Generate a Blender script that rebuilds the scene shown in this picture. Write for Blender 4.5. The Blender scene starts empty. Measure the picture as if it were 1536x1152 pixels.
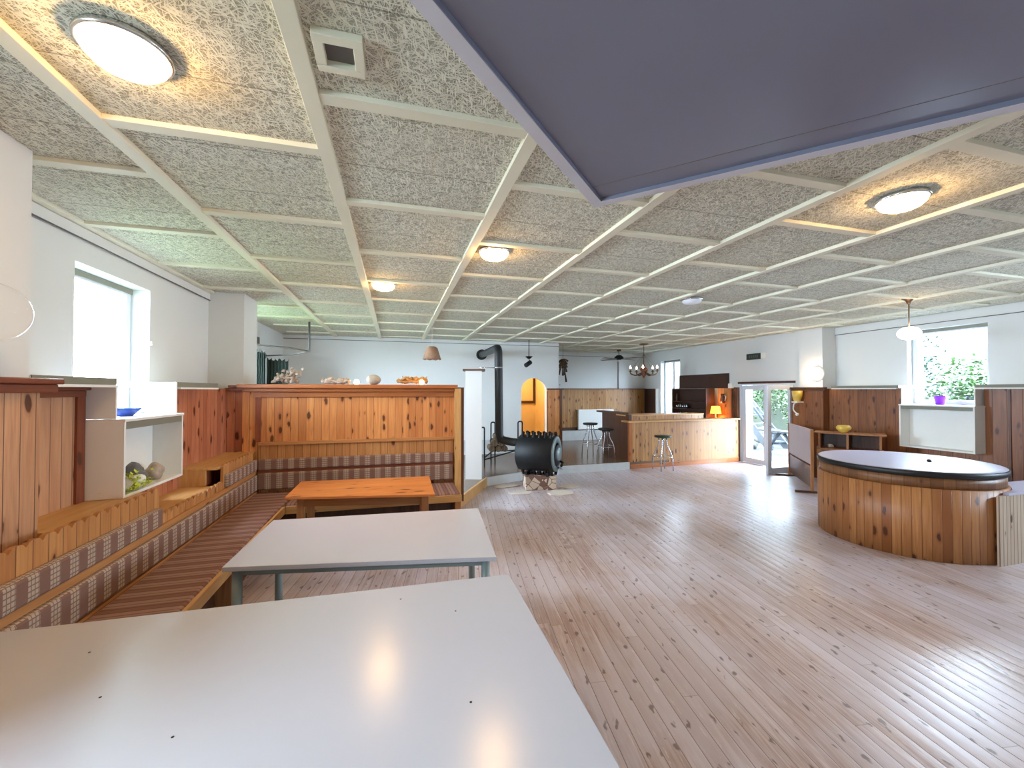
import bpy, bmesh, math, random
from mathutils import Vector, Matrix
random.seed(11)
C = bpy.context.scene.collection
SC = bpy.context.scene
R = math.radians

# ------------------------------------------------------------------ camera
cam_d = bpy.data.cameras.new('camera'); cam = bpy.data.objects.new('camera', cam_d); C.objects.link(cam)
cam_d.sensor_width = 36; cam_d.lens = 36 * 625.0 / 1536.0
cam_d.clip_start = 0.05; cam_d.clip_end = 200
cam.location = (0, 0, 1.75)
cam.rotation_euler = (R(90.855), 0, R(-15.667))
SC.camera = cam
# ------------------------------------------------------------------ colour management
SC.view_settings.view_transform = 'Standard'
SC.view_settings.look = 'None'
SC.view_settings.gamma = 1.0
SC.view_settings.use_curve_mapping = False
SC.view_settings.exposure = 0.68
# ------------------------------------------------------------------ sky
w = bpy.data.worlds.new('sky'); SC.world = w; w.use_nodes = True
wb = w.node_tree.nodes['Background']
wb.inputs[0].default_value = (0.62, 0.81, 1.0, 1); wb.inputs[1].default_value = 52.0
try:
    SC.cycles.use_denoising = True
    SC.cycles.max_bounces = 10; SC.cycles.diffuse_bounces = 6; SC.cycles.transparent_max_bounces = 16
    SC.cycles.sample_clamp_indirect = 6.0
except Exception:
    pass
LAMP = 50.0       # strength of the lit glass domes
def portal(loc, rot, sx, sy):
    l = bpy.data.lights.new('daylight_opening', 'AREA'); l.shape = 'RECTANGLE'; l.size = sx; l.size_y = sy
    l.cycles.is_portal = True
    o = bpy.data.objects.new('daylight_opening', l); C.objects.link(o); o.location = loc; o.rotation_euler = rot
    return o
# portals sit in the openings and only guide the sky sampling
portal((-2.6, 4.31, 2.13), (0, R(-90), 0), 1.2, 1.0)
portal((-2.6, 0.45, 2.13), (0, R(-90), 0), 1.2, 0.9)
portal((-2.6, 7.375, 1.825), (0, R(-90), 0), 1.85, 1.35)
portal((8.8, 4.56, 2.15), (0, R(90), 0), 1.25, 1.05)
portal((8.8, 0.9, 2.15), (0, R(90), 0), 1.25, 1.05)
portal((8.55, 7.66, 0.96), (0, R(90), 0), 1.95, 1.5)
portal((8.55, 11.1, 1.8), (0, R(90), 0), 1.8, 0.95)

# ------------------------------------------------------------------ helpers
def s2l(c):
    f = lambda v: v / 12.92 if v <= 0.04045 else ((v + 0.055) / 1.055) ** 2.4
    return (f(c[0] / 255), f(c[1] / 255), f(c[2] / 255), 1)

class B:
    """collects shapes in world coordinates; becomes ONE mesh object"""
    def __init__(s, grain='z'):
        s.bm = bmesh.new(); s.uv = s.bm.loops.layers.uv.new('UVMap'); s.custom = set(); s.grain = grain
    def _new(s, verts, faces, smooth=False, mi=0):
        vs = [s.bm.verts.new(v) for v in verts]; out = []
        for f in faces:
            try:
                fc = s.bm.faces.new([vs[i] for i in f])
            except ValueError:
                continue
            fc.smooth = smooth; fc.material_index = mi; out.append(fc)
        return vs, out
    def box(s, x0, x1, y0, y1, z0, z1, mi=0):
        x0, x1 = sorted((x0, x1)); y0, y1 = sorted((y0, y1)); z0, z1 = sorted((z0, z1))
        v = [(x, y, z) for z in (z0, z1) for y in (y0, y1) for x in (x0, x1)]
        s._new(v, [(0, 2, 3, 1), (4, 5, 7, 6), (0, 1, 5, 4), (2, 6, 7, 3), (0, 4, 6, 2), (1, 3, 7, 5)], mi=mi); return s
    def obox(s, c, size, rz=0.0, M=None, mi=0):
        m = M or Matrix.Rotation(rz, 3, 'Z'); hx, hy, hz = (a / 2 for a in size)
        v = [tuple(Vector(c) + m @ Vector((x, y, z))) for z in (-hz, hz) for y in (-hy, hy) for x in (-hx, hx)]
        s._new(v, [(0, 2, 3, 1), (4, 5, 7, 6), (0, 1, 5, 4), (2, 6, 7, 3), (0, 4, 6, 2), (1, 3, 7, 5)], mi=mi); return s
    def prism(s, poly, z0, z1, mi=0):
        n = len(poly); v = [(p[0], p[1], z0) for p in poly] + [(p[0], p[1], z1) for p in poly]
        f = [tuple(range(n))[::-1], tuple(range(n, 2 * n))] + [(i, (i + 1) % n, n + (i + 1) % n, n + i) for i in range(n)]
        s._new(v, f, mi=mi); return s
    def prismv(s, poly, axis, a0, a1, mi=0):
        """poly in (u,z); extruded along axis 'x' (u=y) or 'y' (u=x)"""
        n = len(poly)
        P = (lambda p, a: (a, p[0], p[1])) if axis == 'x' else (lambda p, a: (p[0], a, p[1]))
        v = [P(p, a0) for p in poly] + [P(p, a1) for p in poly]
        f = [tuple(range(n))[::-1], tuple(range(n, 2 * n))] + [(i, (i + 1) % n, n + (i + 1) % n, n + i) for i in range(n)]
        s._new(v, f, mi=mi); return s
    def tube(s, pts, r, seg=10, caps=True, mi=0, smooth=True):
        pts = [Vector(p) for p in pts]; n = len(pts); rr = r if isinstance(r, (list, tuple)) else [r] * n
        rings = []; up = None
        for i, p in enumerate(pts):
            t = (pts[min(i + 1, n - 1)] - pts[max(i - 1, 0)]).normalized()
            if up is None:
                a = Vector((0, 0, 1)) if abs(t.z) < 0.9 else Vector((1, 0, 0)); up = (a - t * a.dot(t)).normalized()
            else:
                up = (up - t * up.dot(t)).normalized()
            sd = t.cross(up)
            rings.append([tuple(p + (up * math.cos(2 * math.pi * k / seg) + sd * math.sin(2 * math.pi * k / seg)) * rr[i]) for k in range(seg)])
        v = [q for ring in rings for q in ring]
        f = [(i * seg + k, i * seg + (k + 1) % seg, (i + 1) * seg + (k + 1) % seg, (i + 1) * seg + k) for i in range(n - 1) for k in range(seg)]
        _, fc = s._new(v, f, smooth, mi)
        if caps:
            vs = _
            for ring in (vs[:seg][::-1], vs[-seg:]):
                try:
                    q = s.bm.faces.new(ring); q.material_index = mi
                except ValueError:
                    pass
        return s
    def cyl(s, p0, p1, r, seg=20, mi=0, r1=None):
        return s.tube([p0, p1], [r, r if r1 is None else r1], seg, True, mi)
    def lathe(s, prof, c=(0, 0, 0), seg=32, M=None, mi=0, smooth=True, close=True, a0=0.0, a1=2 * math.pi):
        """prof list of (r,z) about local z; uv u = angle*R, v = length"""
        M = M or Matrix.Identity(3); c = Vector(c); full = abs(a1 - a0 - 2 * math.pi) < 1e-6
        cols = seg if full else seg + 1
        rows = [[s.bm.verts.new(c + M @ Vector((r * math.cos(a0 + (a1 - a0) * k / seg), r * math.sin(a0 + (a1 - a0) * k / seg), z))) for k in range(cols)] for r, z in prof]
        Rm = max(p[0] for p in prof); ln = [0]
        for i in range(1, len(prof)):
            ln.append(ln[-1] + math.hypot(prof[i][0] - prof[i - 1][0], prof[i][1] - prof[i - 1][1]))
        for i in range(len(prof) - 1):
            for k in range(seg):
                k2 = (k + 1) % cols
                a, b_, c_, d = rows[i][k], rows[i][k2], rows[i + 1][k2], rows[i + 1][k]
                try:
                    f = s.bm.faces.new([a, b_, c_, d])
                except ValueError:
                    continue
                f.smooth = smooth; f.material_index = mi; s.custom.add(f)
                us = [k, k + 1, k + 1, k]; vv = [ln[i], ln[i], ln[i + 1], ln[i + 1]]
                for l, u, v_ in zip(f.loops, us, vv):
                    l[s.uv].uv = (u * (a1 - a0) * Rm / seg, v_)
        return s
    def sphere(s, c, r, seg=20, rings=12, sc=(1, 1, 1), mi=0):
        prof = [(max(1e-4, r * math.sin(math.pi * i / rings)) , -r * math.cos(math.pi * i / rings)) for i in range(rings + 1)]
        return s.lathe(prof, c, seg, Matrix.Diagonal(sc), mi)
    def set_uv(s):
        for f in s.bm.faces:
            if f in s.custom: continue
            n = f.normal; d = max(range(3), key=lambda i: abs(n[i])); ip = [i for i in range(3) if i != d]
            g = 'xyz'.index(s.grain)
            u, v = (ip[0] if ip[1] == g else ip[1], g) if g in ip else (ip[0], ip[1])
            for l in f.loops:
                co = l.vert.co; l[s.uv].uv = (co[u], co[v])
    def done(s, name, mats, parent=None, bevel=0.0, kind=None, jitter=0.0):
        bm = s.bm
        bmesh.ops.remove_doubles(bm, verts=bm.verts, dist=1e-5)
        bmesh.ops.recalc_face_normals(bm, faces=bm.faces); bm.normal_update()
        s.set_uv()
        me = bpy.data.meshes.new(name)
        if not isinstance(mats, (list, tuple)): mats = [mats]
        for m in mats: me.materials.append(m)
        off = wloc(parent) if parent else Vector((0, 0, 0))
        for v in bm.verts: v.co -= off
        bm.to_mesh(me); bm.free()
        o = bpy.data.objects.new(name, me); C.objects.link(o)
        if parent: o.parent = parent
        if bevel:
            b = o.modifiers.new('bevel', 'BEVEL'); b.width = bevel; b.segments = 2; b.limit_method = 'ANGLE'; b.angle_limit = R(50)
            b.harden_normals = False
        if kind: o['kind'] = kind
        return o
def wloc(o):
    v = Vector((0, 0, 0))
    while o:
        v += o.location; o = o.parent
    return v
def thing(name, label, cat, loc, group=None):
    o = bpy.data.objects.new(name, None); C.objects.link(o); o.location = loc; o.empty_display_size = 0.1
    return tag(o, label, cat, group)
def tag(o, label, cat, group=None):
    o['label'] = label; o['category'] = cat
    if group: o['group'] = group
    return o
def dup(root, loc, label, group=None):
    def cp(o, par):
        c = o.copy(); C.objects.link(c); c.parent = par
        for ch in [k for k in bpy.data.objects if k.parent == o]: cp(ch, c)
        return c
    r = cp(root, None); r.location = loc; r['label'] = label
    if group: r['group'] = group
    return r

# ------------------------------------------------------------------ materials
class N:
    def __init__(s, name):
        m = bpy.data.materials.new(name); m.use_nodes = True; s.m = m; s.t = m.node_tree; s.b = s.t.nodes['Principled BSDF']
    def n(s, typ, **kw):
        o = s.t.nodes.new(typ)
        for k, v in kw.items():
            if k.startswith('i_'): o.inputs[k[2:].replace('_', ' ')].default_value = v
            else: setattr(o, k, v)
        return o
    def l(s, a, b): s.t.links.new(a, b); return b
    def math(s, op, a, b=None, c=None):
        o = s.n('ShaderNodeMath', operation=op)
        for i, x in enumerate((a, b, c)):
            if x is None: continue
            if isinstance(x, (int, float)): o.inputs[i].default_value = x
            else: s.l(x, o.inputs[i])
        return o.outputs[0]
    def mix(s, f, a, b, bt='MIX'):
        o = s.n('ShaderNodeMix', data_type='RGBA', blend_type=bt)
        for sock, x in ((o.inputs[0], f), (o.inputs[6], a), (o.inputs[7], b)):
            if isinstance(x, (int, float)): sock.default_value = x
            elif isinstance(x, tuple): sock.default_value = x
            else: s.l(x, sock)
        return o.outputs[2]
    def xyz(s, x, y, z):
        o = s.n('ShaderNodeCombineXYZ')
        for i, v in enumerate((x, y, z)):
            if isinstance(v, (int, float)): o.inputs[i].default_value = v
            else: s.l(v, o.inputs[i])
        return o.outputs[0]
    def ss(s, v, a, b):
        o = s.n('ShaderNodeMapRange', interpolation_type='SMOOTHSTEP'); s.l(v, o.inputs[0])
        o.inputs[1].default_value = a; o.inputs[2].default_value = b; return o.outputs[0]
    def noise(s, vec, scale, detail=3, rough=0.5, dist=0.0, dim='3D'):
        o = s.n('ShaderNodeTexNoise', noise_dimensions=dim); o.inputs['Scale'].default_value = scale
        o.inputs['Detail'].default_value = detail; o.inputs['Roughness'].default_value = rough; o.inputs['Distortion'].default_value = dist
        s.l(vec, o.inputs['Vector']); return o.outputs[0]
    def bump(s, h, st=0.3, d=0.01):
        o = s.n('ShaderNodeBump'); o.inputs['Strength'].default_value = st; o.inputs['Distance'].default_value = d
        s.l(h, o.inputs['Height']); s.l(o.outputs[0], s.b.inputs['Normal'])
    def set(s, col=None, rough=None, metal=None, **kw):
        if col is not None:
            if isinstance(col, tuple): s.b.inputs['Base Color'].default_value = col
            else: s.l(col, s.b.inputs['Base Color'])
        if rough is not None:
            if isinstance(rough, (int, float)): s.b.inputs['Roughness'].default_value = rough
            else: s.l(rough, s.b.inputs['Roughness'])
        if metal is not None: s.b.inputs['Metallic'].default_value = metal
        for k, v in kw.items(): s.b.inputs[k.replace('_', ' ')].default_value = v
        return s.m
def flat(name, rgb, rough=0.6, metal=0.0, var=0.05, scale=6.0, bump=0.0, **kw):
    q = N(name); tc = q.n('ShaderNodeTexCoord'); nz = q.noise(tc.outputs['Object'], scale, 4)
    c = s2l(rgb); d = tuple(x * (1 - var * 2) for x in c[:3]) + (1,); e = tuple(min(1, x * (1 + var)) for x in c[:3]) + (1,)
    q.set(q.mix(nz, d, e), rough, metal, **kw)
    if bump: q.bump(q.noise(tc.outputs['Object'], scale * 12, 3), bump, 0.004)
    return q.m
def emit(name, rgb, st):
    q = N(name); q.set(s2l(rgb), 0.4); q.b.inputs['Emission Color'].default_value = s2l(rgb); q.b.inputs['Emission Strength'].default_value = st
    return q.m
def pine(name, light, dark, pw=None, rough=0.4, tint=0.5, knots=1.0, kcol=(70, 32, 16), groove=0.004, gdark=0.35, contrast=1.0):
    """knotty boards: u across the boards, v along the grain (metres)"""
    q = N(name); uv = q.n('ShaderNodeUVMap'); sp = q.n('ShaderNodeSeparateXYZ'); q.l(uv.outputs[0], sp.inputs[0])
    u, v = sp.outputs[0], sp.outputs[1]
    w_ = pw or 0.6
    us = q.math('DIVIDE', u, w_); idx = q.math('FLOOR', us); fr = q.math('FRACT', us)
    wn = q.n('ShaderNodeTexWhiteNoise', noise_dimensions='1D'); q.l(idx, wn.inputs['W']); rnd = wn.outputs[0]
    v2 = q.math('ADD', v, q.math('MULTIPLY', rnd, 9.0))
    base = q.xyz(q.math('MULTIPLY', u, 22.0), q.math('MULTIPLY', v2, 1.3), q.math('MULTIPLY', idx, 3.7))
    g = q.noise(base, 1.0, 4, 0.55, 1.4)
    fine = q.noise(q.xyz(q.math('MULTIPLY', u, 160.0), q.math('MULTIPLY', v2, 4.0), idx), 1.0, 2)
    f = q.math('ADD', q.math('MULTIPLY', g, 0.75), q.math('MULTIPLY', fine, 0.25))
    col = q.mix(q.ss(f, 0.5 - 0.25 / contrast, 0.5 + 0.25 / contrast), s2l(dark), s2l(light))
    dk = s2l(dark)
    col = q.mix(q.math('MULTIPLY', q.math('POWER', rnd, 1.3), tint), col, (dk[0] * 0.72, dk[1] * 0.62, dk[2] * 0.55, 1))
    h = g
    if knots:
        wob = q.noise(q.xyz(q.math('MULTIPLY', u, 9.0), q.math('MULTIPLY', v2, 9.0), 0.0), 1.0, 2)
        vec = q.xyz(q.math('ADD', q.math('DIVIDE', u, 0.105), q.math('MULTIPLY', wob, 0.35)), q.math('DIVIDE', v2, 0.25), idx if pw else 0.0)
        vo = q.n('ShaderNodeTexVoronoi', voronoi_dimensions='2D'); q.l(vec, vo.inputs['Vector']); vo.inputs['Scale'].default_value = 1.0
        sc = q.n('ShaderNodeSeparateXYZ'); q.l(vo.outputs['Color'], sc.inputs[0])
        rad = q.math('MULTIPLY', q.ss(sc.outputs[0], 1.0 - 0.55 * knots, 1.0), 0.21)
        kn = q.math('SUBTRACT', 1.0, q.ss(q.math('SUBTRACT', vo.outputs['Distance'], rad), -0.05, 0.02))
        halo = q.math('SUBTRACT', 1.0, q.ss(q.math('SUBTRACT', vo.outputs['Distance'], rad), 0.0, 0.16))
        has = q.ss(rad, 0.02, 0.05)
        col = q.mix(q.math('MULTIPLY', q.math('MULTIPLY', halo, has), 0.4), col, (dk[0] * 0.55, dk[1] * 0.42, dk[2] * 0.34, 1))
        col = q.mix(q.math('MULTIPLY', q.math('MULTIPLY', kn, has), 0.9), col, s2l(kcol))
    if pw:
        e = q.math('MULTIPLY', q.math('SUBTRACT', 0.5, q.math('ABSOLUTE', q.math('SUBTRACT', fr, 0.5))), w_)
        gr = q.ss(e, groove * 0.3, groove)
        col = q.mix(gr, (dk[0] * gdark, dk[1] * gdark * 0.9, dk[2] * gdark * 0.8, 1), col)
        h = q.math('ADD', q.math('MULTIPLY', g, 0.12), gr)
    q.set(col, rough)
    q.bump(h, 0.35 if pw else 0.08, 0.004)
    return q.m

M = {}
M['wall'] = flat('white_plaster', (222, 222, 219), 0.85, var=0.03, scale=1.5, bump=0.08)
M['white'] = flat('white_board', (238, 236, 230), 0.5, var=0.02)
M['upvc'] = flat('white_plastic_frame', (225, 228, 235), 0.35, var=0.02)
M['shadowgap'] = flat('grey_strip', (128, 126, 112), 0.6, var=0.05)
M['batten'] = flat('cream_batten', (232, 227, 204), 0.6, var=0.04, scale=3)
M['yellow'] = flat('yellow_plaster', (238, 206, 138), 0.85, var=0.04)
M['pine_orange'] = pine('pine_orange', (228, 164, 100), (200, 124, 68), 0.092, 0.34, tint=0.6, knots=1.35, gdark=0.5)
M['pine_red'] = pine('pine_red', (210, 142, 106), (176, 104, 76), 0.092, 0.30, tint=0.7)
M['pine_brown'] = pine('pine_brown', (212, 164, 126), (180, 128, 94), 0.092, 0.4, knots=1.3)
M['pine_dark'] = pine('pine_dark', (158, 100, 58), (118, 68, 36), 0.15, 0.38, knots=0.9)
M['pine_bar'] = pine('pine_bar', (194, 144, 80), (156, 102, 50), 0.085, 0.42, knots=1.3)
M['pine_tub'] = pine('pine_tub', (200, 142, 86), (158, 98, 52), 0.078, 0.45, groove=0.005, tint=1.0, gdark=0.6)
M['pine_tubband'] = pine('pine_tubband', (150, 104, 64), (112, 72, 40), 0.10, 0.45, knots=0.2, tint=0.9, gdark=0.6)
M['pine_slat'] = pine('pine_slat', (204, 182, 160), (186, 160, 136), 0.055, 0.5, groove=0.007, knots=0.2, gdark=0.4, tint=0.2)
M['pine_shelf'] = pine('pine_shelf', (216, 170, 108), (190, 136, 76), None, 0.45, knots=0.3)
M['pine_back'] = pine('pine_back', (206, 150, 92), (176, 114, 62), 0.095, 0.45, knots=0.5)
M['pine_trim'] = pine('pine_trim', (196, 124, 66), (160, 88, 40), None, 0.38, knots=0.4)
M['pine_redtrim'] = pine('pine_redtrim', (150, 82, 54), (112, 54, 34), None, 0.36, knots=0.3)
M['pine_darktrim'] = pine('pine_darktrim', (120, 74, 42), (84, 46, 22), None, 0.4, knots=0.3)
M['pine_table'] = pine('pine_table', (226, 148, 82), (200, 112, 50), 0.14, 0.36, knots=0.7, groove=0.0015, gdark=0.7)
M['pine_leg'] = pine('pine_leg', (180, 126, 76), (148, 92, 50), None, 0.45, knots=0.3)
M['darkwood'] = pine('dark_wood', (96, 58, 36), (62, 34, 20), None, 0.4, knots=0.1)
M['pebble'] = flat('dark_grey_pebble', (112, 112, 112), 0.5, var=0.3, scale=40)
M['bark'] = pine('log_bark', (120, 96, 70), (72, 56, 40), 0.06, 0.9, knots=0.2)
M['black_iron'] = flat('black_iron', (20, 20, 21), 0.58, 0.3, var=0.1)
M['grey_iron'] = flat('grey_iron', (120, 132, 132), 0.45, 0.5)
M['pipe'] = flat('dark_pipe', (40, 42, 42), 0.5, 0.3)
M['steel'] = flat('steel', (205, 208, 212), 0.22, 0.95)
M['bronze'] = flat('bronze', (120, 96, 74), 0.35, 0.7)
M['tableleg'] = flat('grey_green_tube', (138, 150, 146), 0.4, 0.2)
M['laminate'] = flat('white_laminate', (190, 188, 194), 0.22, var=0.015, scale=2)
M['lid'] = flat('lavender_lid', (188, 182, 202), 0.3, var=0.03, scale=3)
M['rubber'] = flat('black_rubber', (18, 18, 20), 0.45)
M['slate'] = flat('grey_lilac_board', (124, 125, 141), 0.2, var=0.03, scale=1.5)
M['edge'] = flat('lilac_edge', (206, 202, 208), 0.4)
M['plum'] = flat('lavender_board', (166, 148, 146), 0.55, var=0.06, scale=5)
M['greenfab'] = flat('dark_green_fabric', (38, 50, 42), 0.9, var=0.15, scale=10)
M['blue'] = flat('blue_glaze', (52, 84, 176), 0.15)
M['purple'] = flat('purple_plastic', (132, 40, 200), 0.35)
M['vase'] = flat('yellow_ceramic', (216, 178, 78), 0.3)
M['stoneA'] = flat('pale_driftwood', (196, 176, 156), 0.9, var=0.3, scale=30, bump=0.6)
M['drift'] = flat('orange_driftwood', (196, 140, 78), 0.85, var=0.35, scale=25, bump=0.6)
M['rock'] = flat('river_stone', (176, 166, 150), 0.8, var=0.2, scale=20, bump=0.3)
M['leaflime'] = flat('lime_leaf', (204, 214, 70), 0.6, var=0.15, scale=20)
M['stoolgreen'] = flat('green_vinyl', (38, 66, 48), 0.35)
M['stoolblack'] = flat('black_vinyl', (26, 26, 26), 0.4)
M['wicker'] = flat('woven_wicker', (170, 128, 100), 0.85, var=0.25, scale=60, bump=0.8)
M['dark'] = flat('dark_board', (66, 40, 28), 0.6, var=0.1)
M['shade'] = emit('lit_fabric_shade', (255, 176, 70), 1.6)
M['dome'] = emit('lit_glass_dome', (255, 204, 136), LAMP)
M['globe'] = emit('lit_opal_globe', (255, 226, 190), 9.0)
M['candle'] = emit('glowing_ball', (255, 220, 150), 8.0)
M['bulb'] = emit('candle_bulb', (255, 236, 214), 5.0)
M['opal'] = flat('opal_glass', (226, 226, 232), 0.2)
M['greyplate'] = flat('grey_plate', (96, 92, 88), 0.5)
M['sign'] = flat('dark_sign', (48, 58, 50), 0.4)
M['patio'] = flat('pale_paving', (200, 200, 198), 0.9, var=0.1)
M['terrace'] = flat('terrace_paving', (40, 45, 50), 0.9, var=0.1)
M['grass'] = flat('grass', (60, 80, 40), 0.9, var=0.3, scale=8)
M['leaf'] = flat('green_leaves', (40, 62, 16), 0.6, var=0.3, scale=3)
M['leafd'] = flat('dark_green_leaves', (20, 40, 22), 0.6, var=0.3, scale=3)
M['boulder'] = flat('grey_boulder', (46, 46, 46), 0.9, var=0.2, scale=3, bump=0.4)
M['oldwood'] = flat('weathered_wood', (38, 42, 46), 0.8, var=0.15, scale=8)
M['tile'] = flat('brown_floor_tiles', (120, 98, 82), 0.25, var=0.1, scale=2)

def glassmat():
    q = N('window_glass'); t = q.n('ShaderNodeBsdfTransparent'); g = q.n('ShaderNodeBsdfGlossy'); g.inputs['Roughness'].default_value = 0.02
    lw = q.n('ShaderNodeLayerWeight'); lw.inputs['Blend'].default_value = 0.5; mx = q.n('ShaderNodeMixShader')
    q.l(q.math('ADD', 0.03, q.math('MULTIPLY', q.math('POWER', lw.outputs['Facing'], 5.0), 0.5)), mx.inputs[0]); q.l(t.outputs[0], mx.inputs[1]); q.l(g.outputs[0], mx.inputs[2])
    q.l(mx.outputs[0], q.t.nodes['Material Output'].inputs[0]); return q.m
M['glass'] = glassmat()
def clearglass():
    q = N('clear_lamp_glass'); q.set((1, 1, 1, 1), 0.03); q.b.inputs['Transmission Weight'].default_value = 1.0; q.b.inputs['IOR'].default_value = 1.12
    return q.m
M['clear'] = clearglass()

def ceilmat():
    q = N('wood_wool_board'); tc = q.n('ShaderNodeTexCoord'); P = tc.outputs['Object']
    sp = q.n('ShaderNodeSeparateXYZ'); q.l(P, sp.inputs[0])
    layers = None
    for k, ang in enumerate((0.2, 0.9, 1.6, 2.2, 2.8)):
        mp = q.n('ShaderNodeMapping'); mp.inputs['Rotation'].default_value = (0, 0, ang); mp.inputs['Location'].default_value = (k * 3.1, k * 1.7, 0)
        q.l(P, mp.inputs['Vector'])
        m2 = q.n('ShaderNodeMapping'); m2.inputs['Scale'].default_value = (150, 17, 1); q.l(mp.outputs[0], m2.inputs['Vector'])
        nz = q.noise(m2.outputs[0], 1.0, 1, 0.5, 0.6, '2D')
        st = q.ss(nz, 0.54, 0.64)
        layers = st if layers is None else q.math('MAXIMUM', layers, q.math('MULTIPLY', st, 1.0 - 0.07 * k))
    big = q.noise(P, 2.2, 3)
    c = q.mix(layers, s2l((150, 145, 124)), s2l((246, 243, 224)))
    c = q.mix(q.math('MULTIPLY', q.ss(big, 0.35, 0.7), 0.3), c, s2l((214, 209, 184)))
    seam = q.math('ABSOLUTE', q.math('SUBTRACT', q.math('FRACT', q.math('DIVIDE', q.math('ADD', sp.outputs[1], 0.11), 0.51)), 0.5))
    sm = q.ss(seam, 0.488, 0.497)
    c = q.mix(q.math('MULTIPLY', sm, 0.5), c, s2l((84, 78, 60)))
    q.set(c, 0.95); q.bump(layers, 0.7, 0.012); return q.m
M['ceil'] = ceilmat()

def floormat():
    q = N('worn_floor_boards'); uv = q.n('ShaderNodeUVMap'); sp = q.n('ShaderNodeSeparateXYZ'); q.l(uv.outputs[0], sp.inputs[0])
    u, v = sp.outputs[0], sp.outputs[1]; W = 0.098
    us = q.math('DIVIDE', u, W); idx = q.math('FLOOR', us); fr = q.math('FRACT', us)
    wn = q.n('ShaderNodeTexWhiteNoise', noise_dimensions='1D'); q.l(idx, wn.inputs['W']); rnd = wn.outputs[0]
    vj = q.math('ADD', v, q.math('MULTIPLY', rnd, 13.0)); jf = q.math('FRACT', q.math('DIVIDE', vj, 2.4))
    ji = q.math('FLOOR', q.math('DIVIDE', vj, 2.4))
    wn2 = q.n('ShaderNodeTexWhiteNoise', noise_dimensions='2D'); q.l(q.xyz(idx, ji, 0.0), wn2.inputs['Vector']); r2 = wn2.outputs[0]
    g = q.noise(q.xyz(q.math('MULTIPLY', u, 30.0), q.math('MULTIPLY', vj, 1.6), q.math('MULTIPLY', r2, 9.0)), 1.0, 5, 0.6, 1.2)
    wear_sheen = q.noise(q.xyz(u, q.math('MULTIPLY', v, 0.6), 0.0), 1.1, 5, 0.62)
    col = q.mix(q.ss(g, 0.3, 0.72), s2l((170, 142, 132)), s2l((212, 196, 194)))
    col = q.mix(q.math('MULTIPLY', q.ss(wear_sheen, 0.40, 0.58), 0.75), col, s2l((212, 203, 212)))  # worn patches; their lavender tint paints in the broad floor sheen
    col = q.mix(q.math('MULTIPLY', r2, 0.28), col, s2l((148, 122, 106)))
    # knots
    wob = q.noise(q.xyz(q.math('MULTIPLY', u, 16.0), q.math('MULTIPLY', vj, 9.0), 0.0), 1.0, 3)
    vec = q.xyz(q.math('ADD', q.math('DIVIDE', u, 0.072), q.math('MULTIPLY', wob, 1.1)), q.math('ADD', q.math('DIVIDE', vj, 0.17), q.math('MULTIPLY', wob, 0.9)), 0.0)
    vo = q.n('ShaderNodeTexVoronoi', voronoi_dimensions='2D'); vo.inputs['Scale'].default_value = 1.0; q.l(vec, vo.inputs['Vector'])
    sc = q.n('ShaderNodeSeparateXYZ'); q.l(vo.outputs['Color'], sc.inputs[0])
    rad = q.math('MULTIPLY', q.ss(sc.outputs[0], 0.45, 1.0), 0.18)
    kn = q.math('MULTIPLY', q.math('SUBTRACT', 1.0, q.ss(q.math('SUBTRACT', vo.outputs['Distance'], rad), -0.06, 0.03)), q.ss(rad, 0.02, 0.06))
    col = q.mix(q.math('MULTIPLY', kn, 0.7), col, s2l((84, 64, 54)))
    scr = q.noise(q.xyz(q.math('MULTIPLY', u, 60.0), q.math('MULTIPLY', v, 7.0), 3.3), 1.0, 4, 0.7)
    col = q.mix(q.math('MULTIPLY', q.ss(scr, 0.60, 0.70), 0.55), col, s2l((226, 216, 208)))
    e = q.math('SUBTRACT', 0.5, q.math('ABSOLUTE', q.math('SUBTRACT', fr, 0.5)))
    gr = q.ss(e, 0.006, 0.035)
    je = q.ss(q.math('ABSOLUTE', q.math('SUBTRACT', jf, 0.5)), 0.4985, 0.4995)
    col = q.mix(gr, s2l((136, 112, 100)), col); col = q.mix(q.math('MULTIPLY', je, 0.35), col, s2l((92, 70, 56)))
    cup = q.math('SUBTRACT', 1.0, q.math('POWER', q.math('MULTIPLY', q.math('ABSOLUTE', q.math('SUBTRACT', fr, 0.5)), 2.0), 2.0))
    big = q.noise(q.xyz(q.math('MULTIPLY', u, 2.0), q.math('MULTIPLY', v, 1.0), r2), 2.0, 2)
    h = q.math('ADD', q.math('ADD', q.math('MULTIPLY', cup, 0.5), q.math('MULTIPLY', gr, 0.5)), q.math('ADD', q.math('MULTIPLY', g, 0.22), q.math('MULTIPLY', big, 0.8)))
    q.set(col, q.math('ADD', 0.20, q.math('MULTIPLY', wear_sheen, 0.22))); q.bump(h, 0.35, 0.008); return q.m
M['floor'] = floormat()

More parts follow.
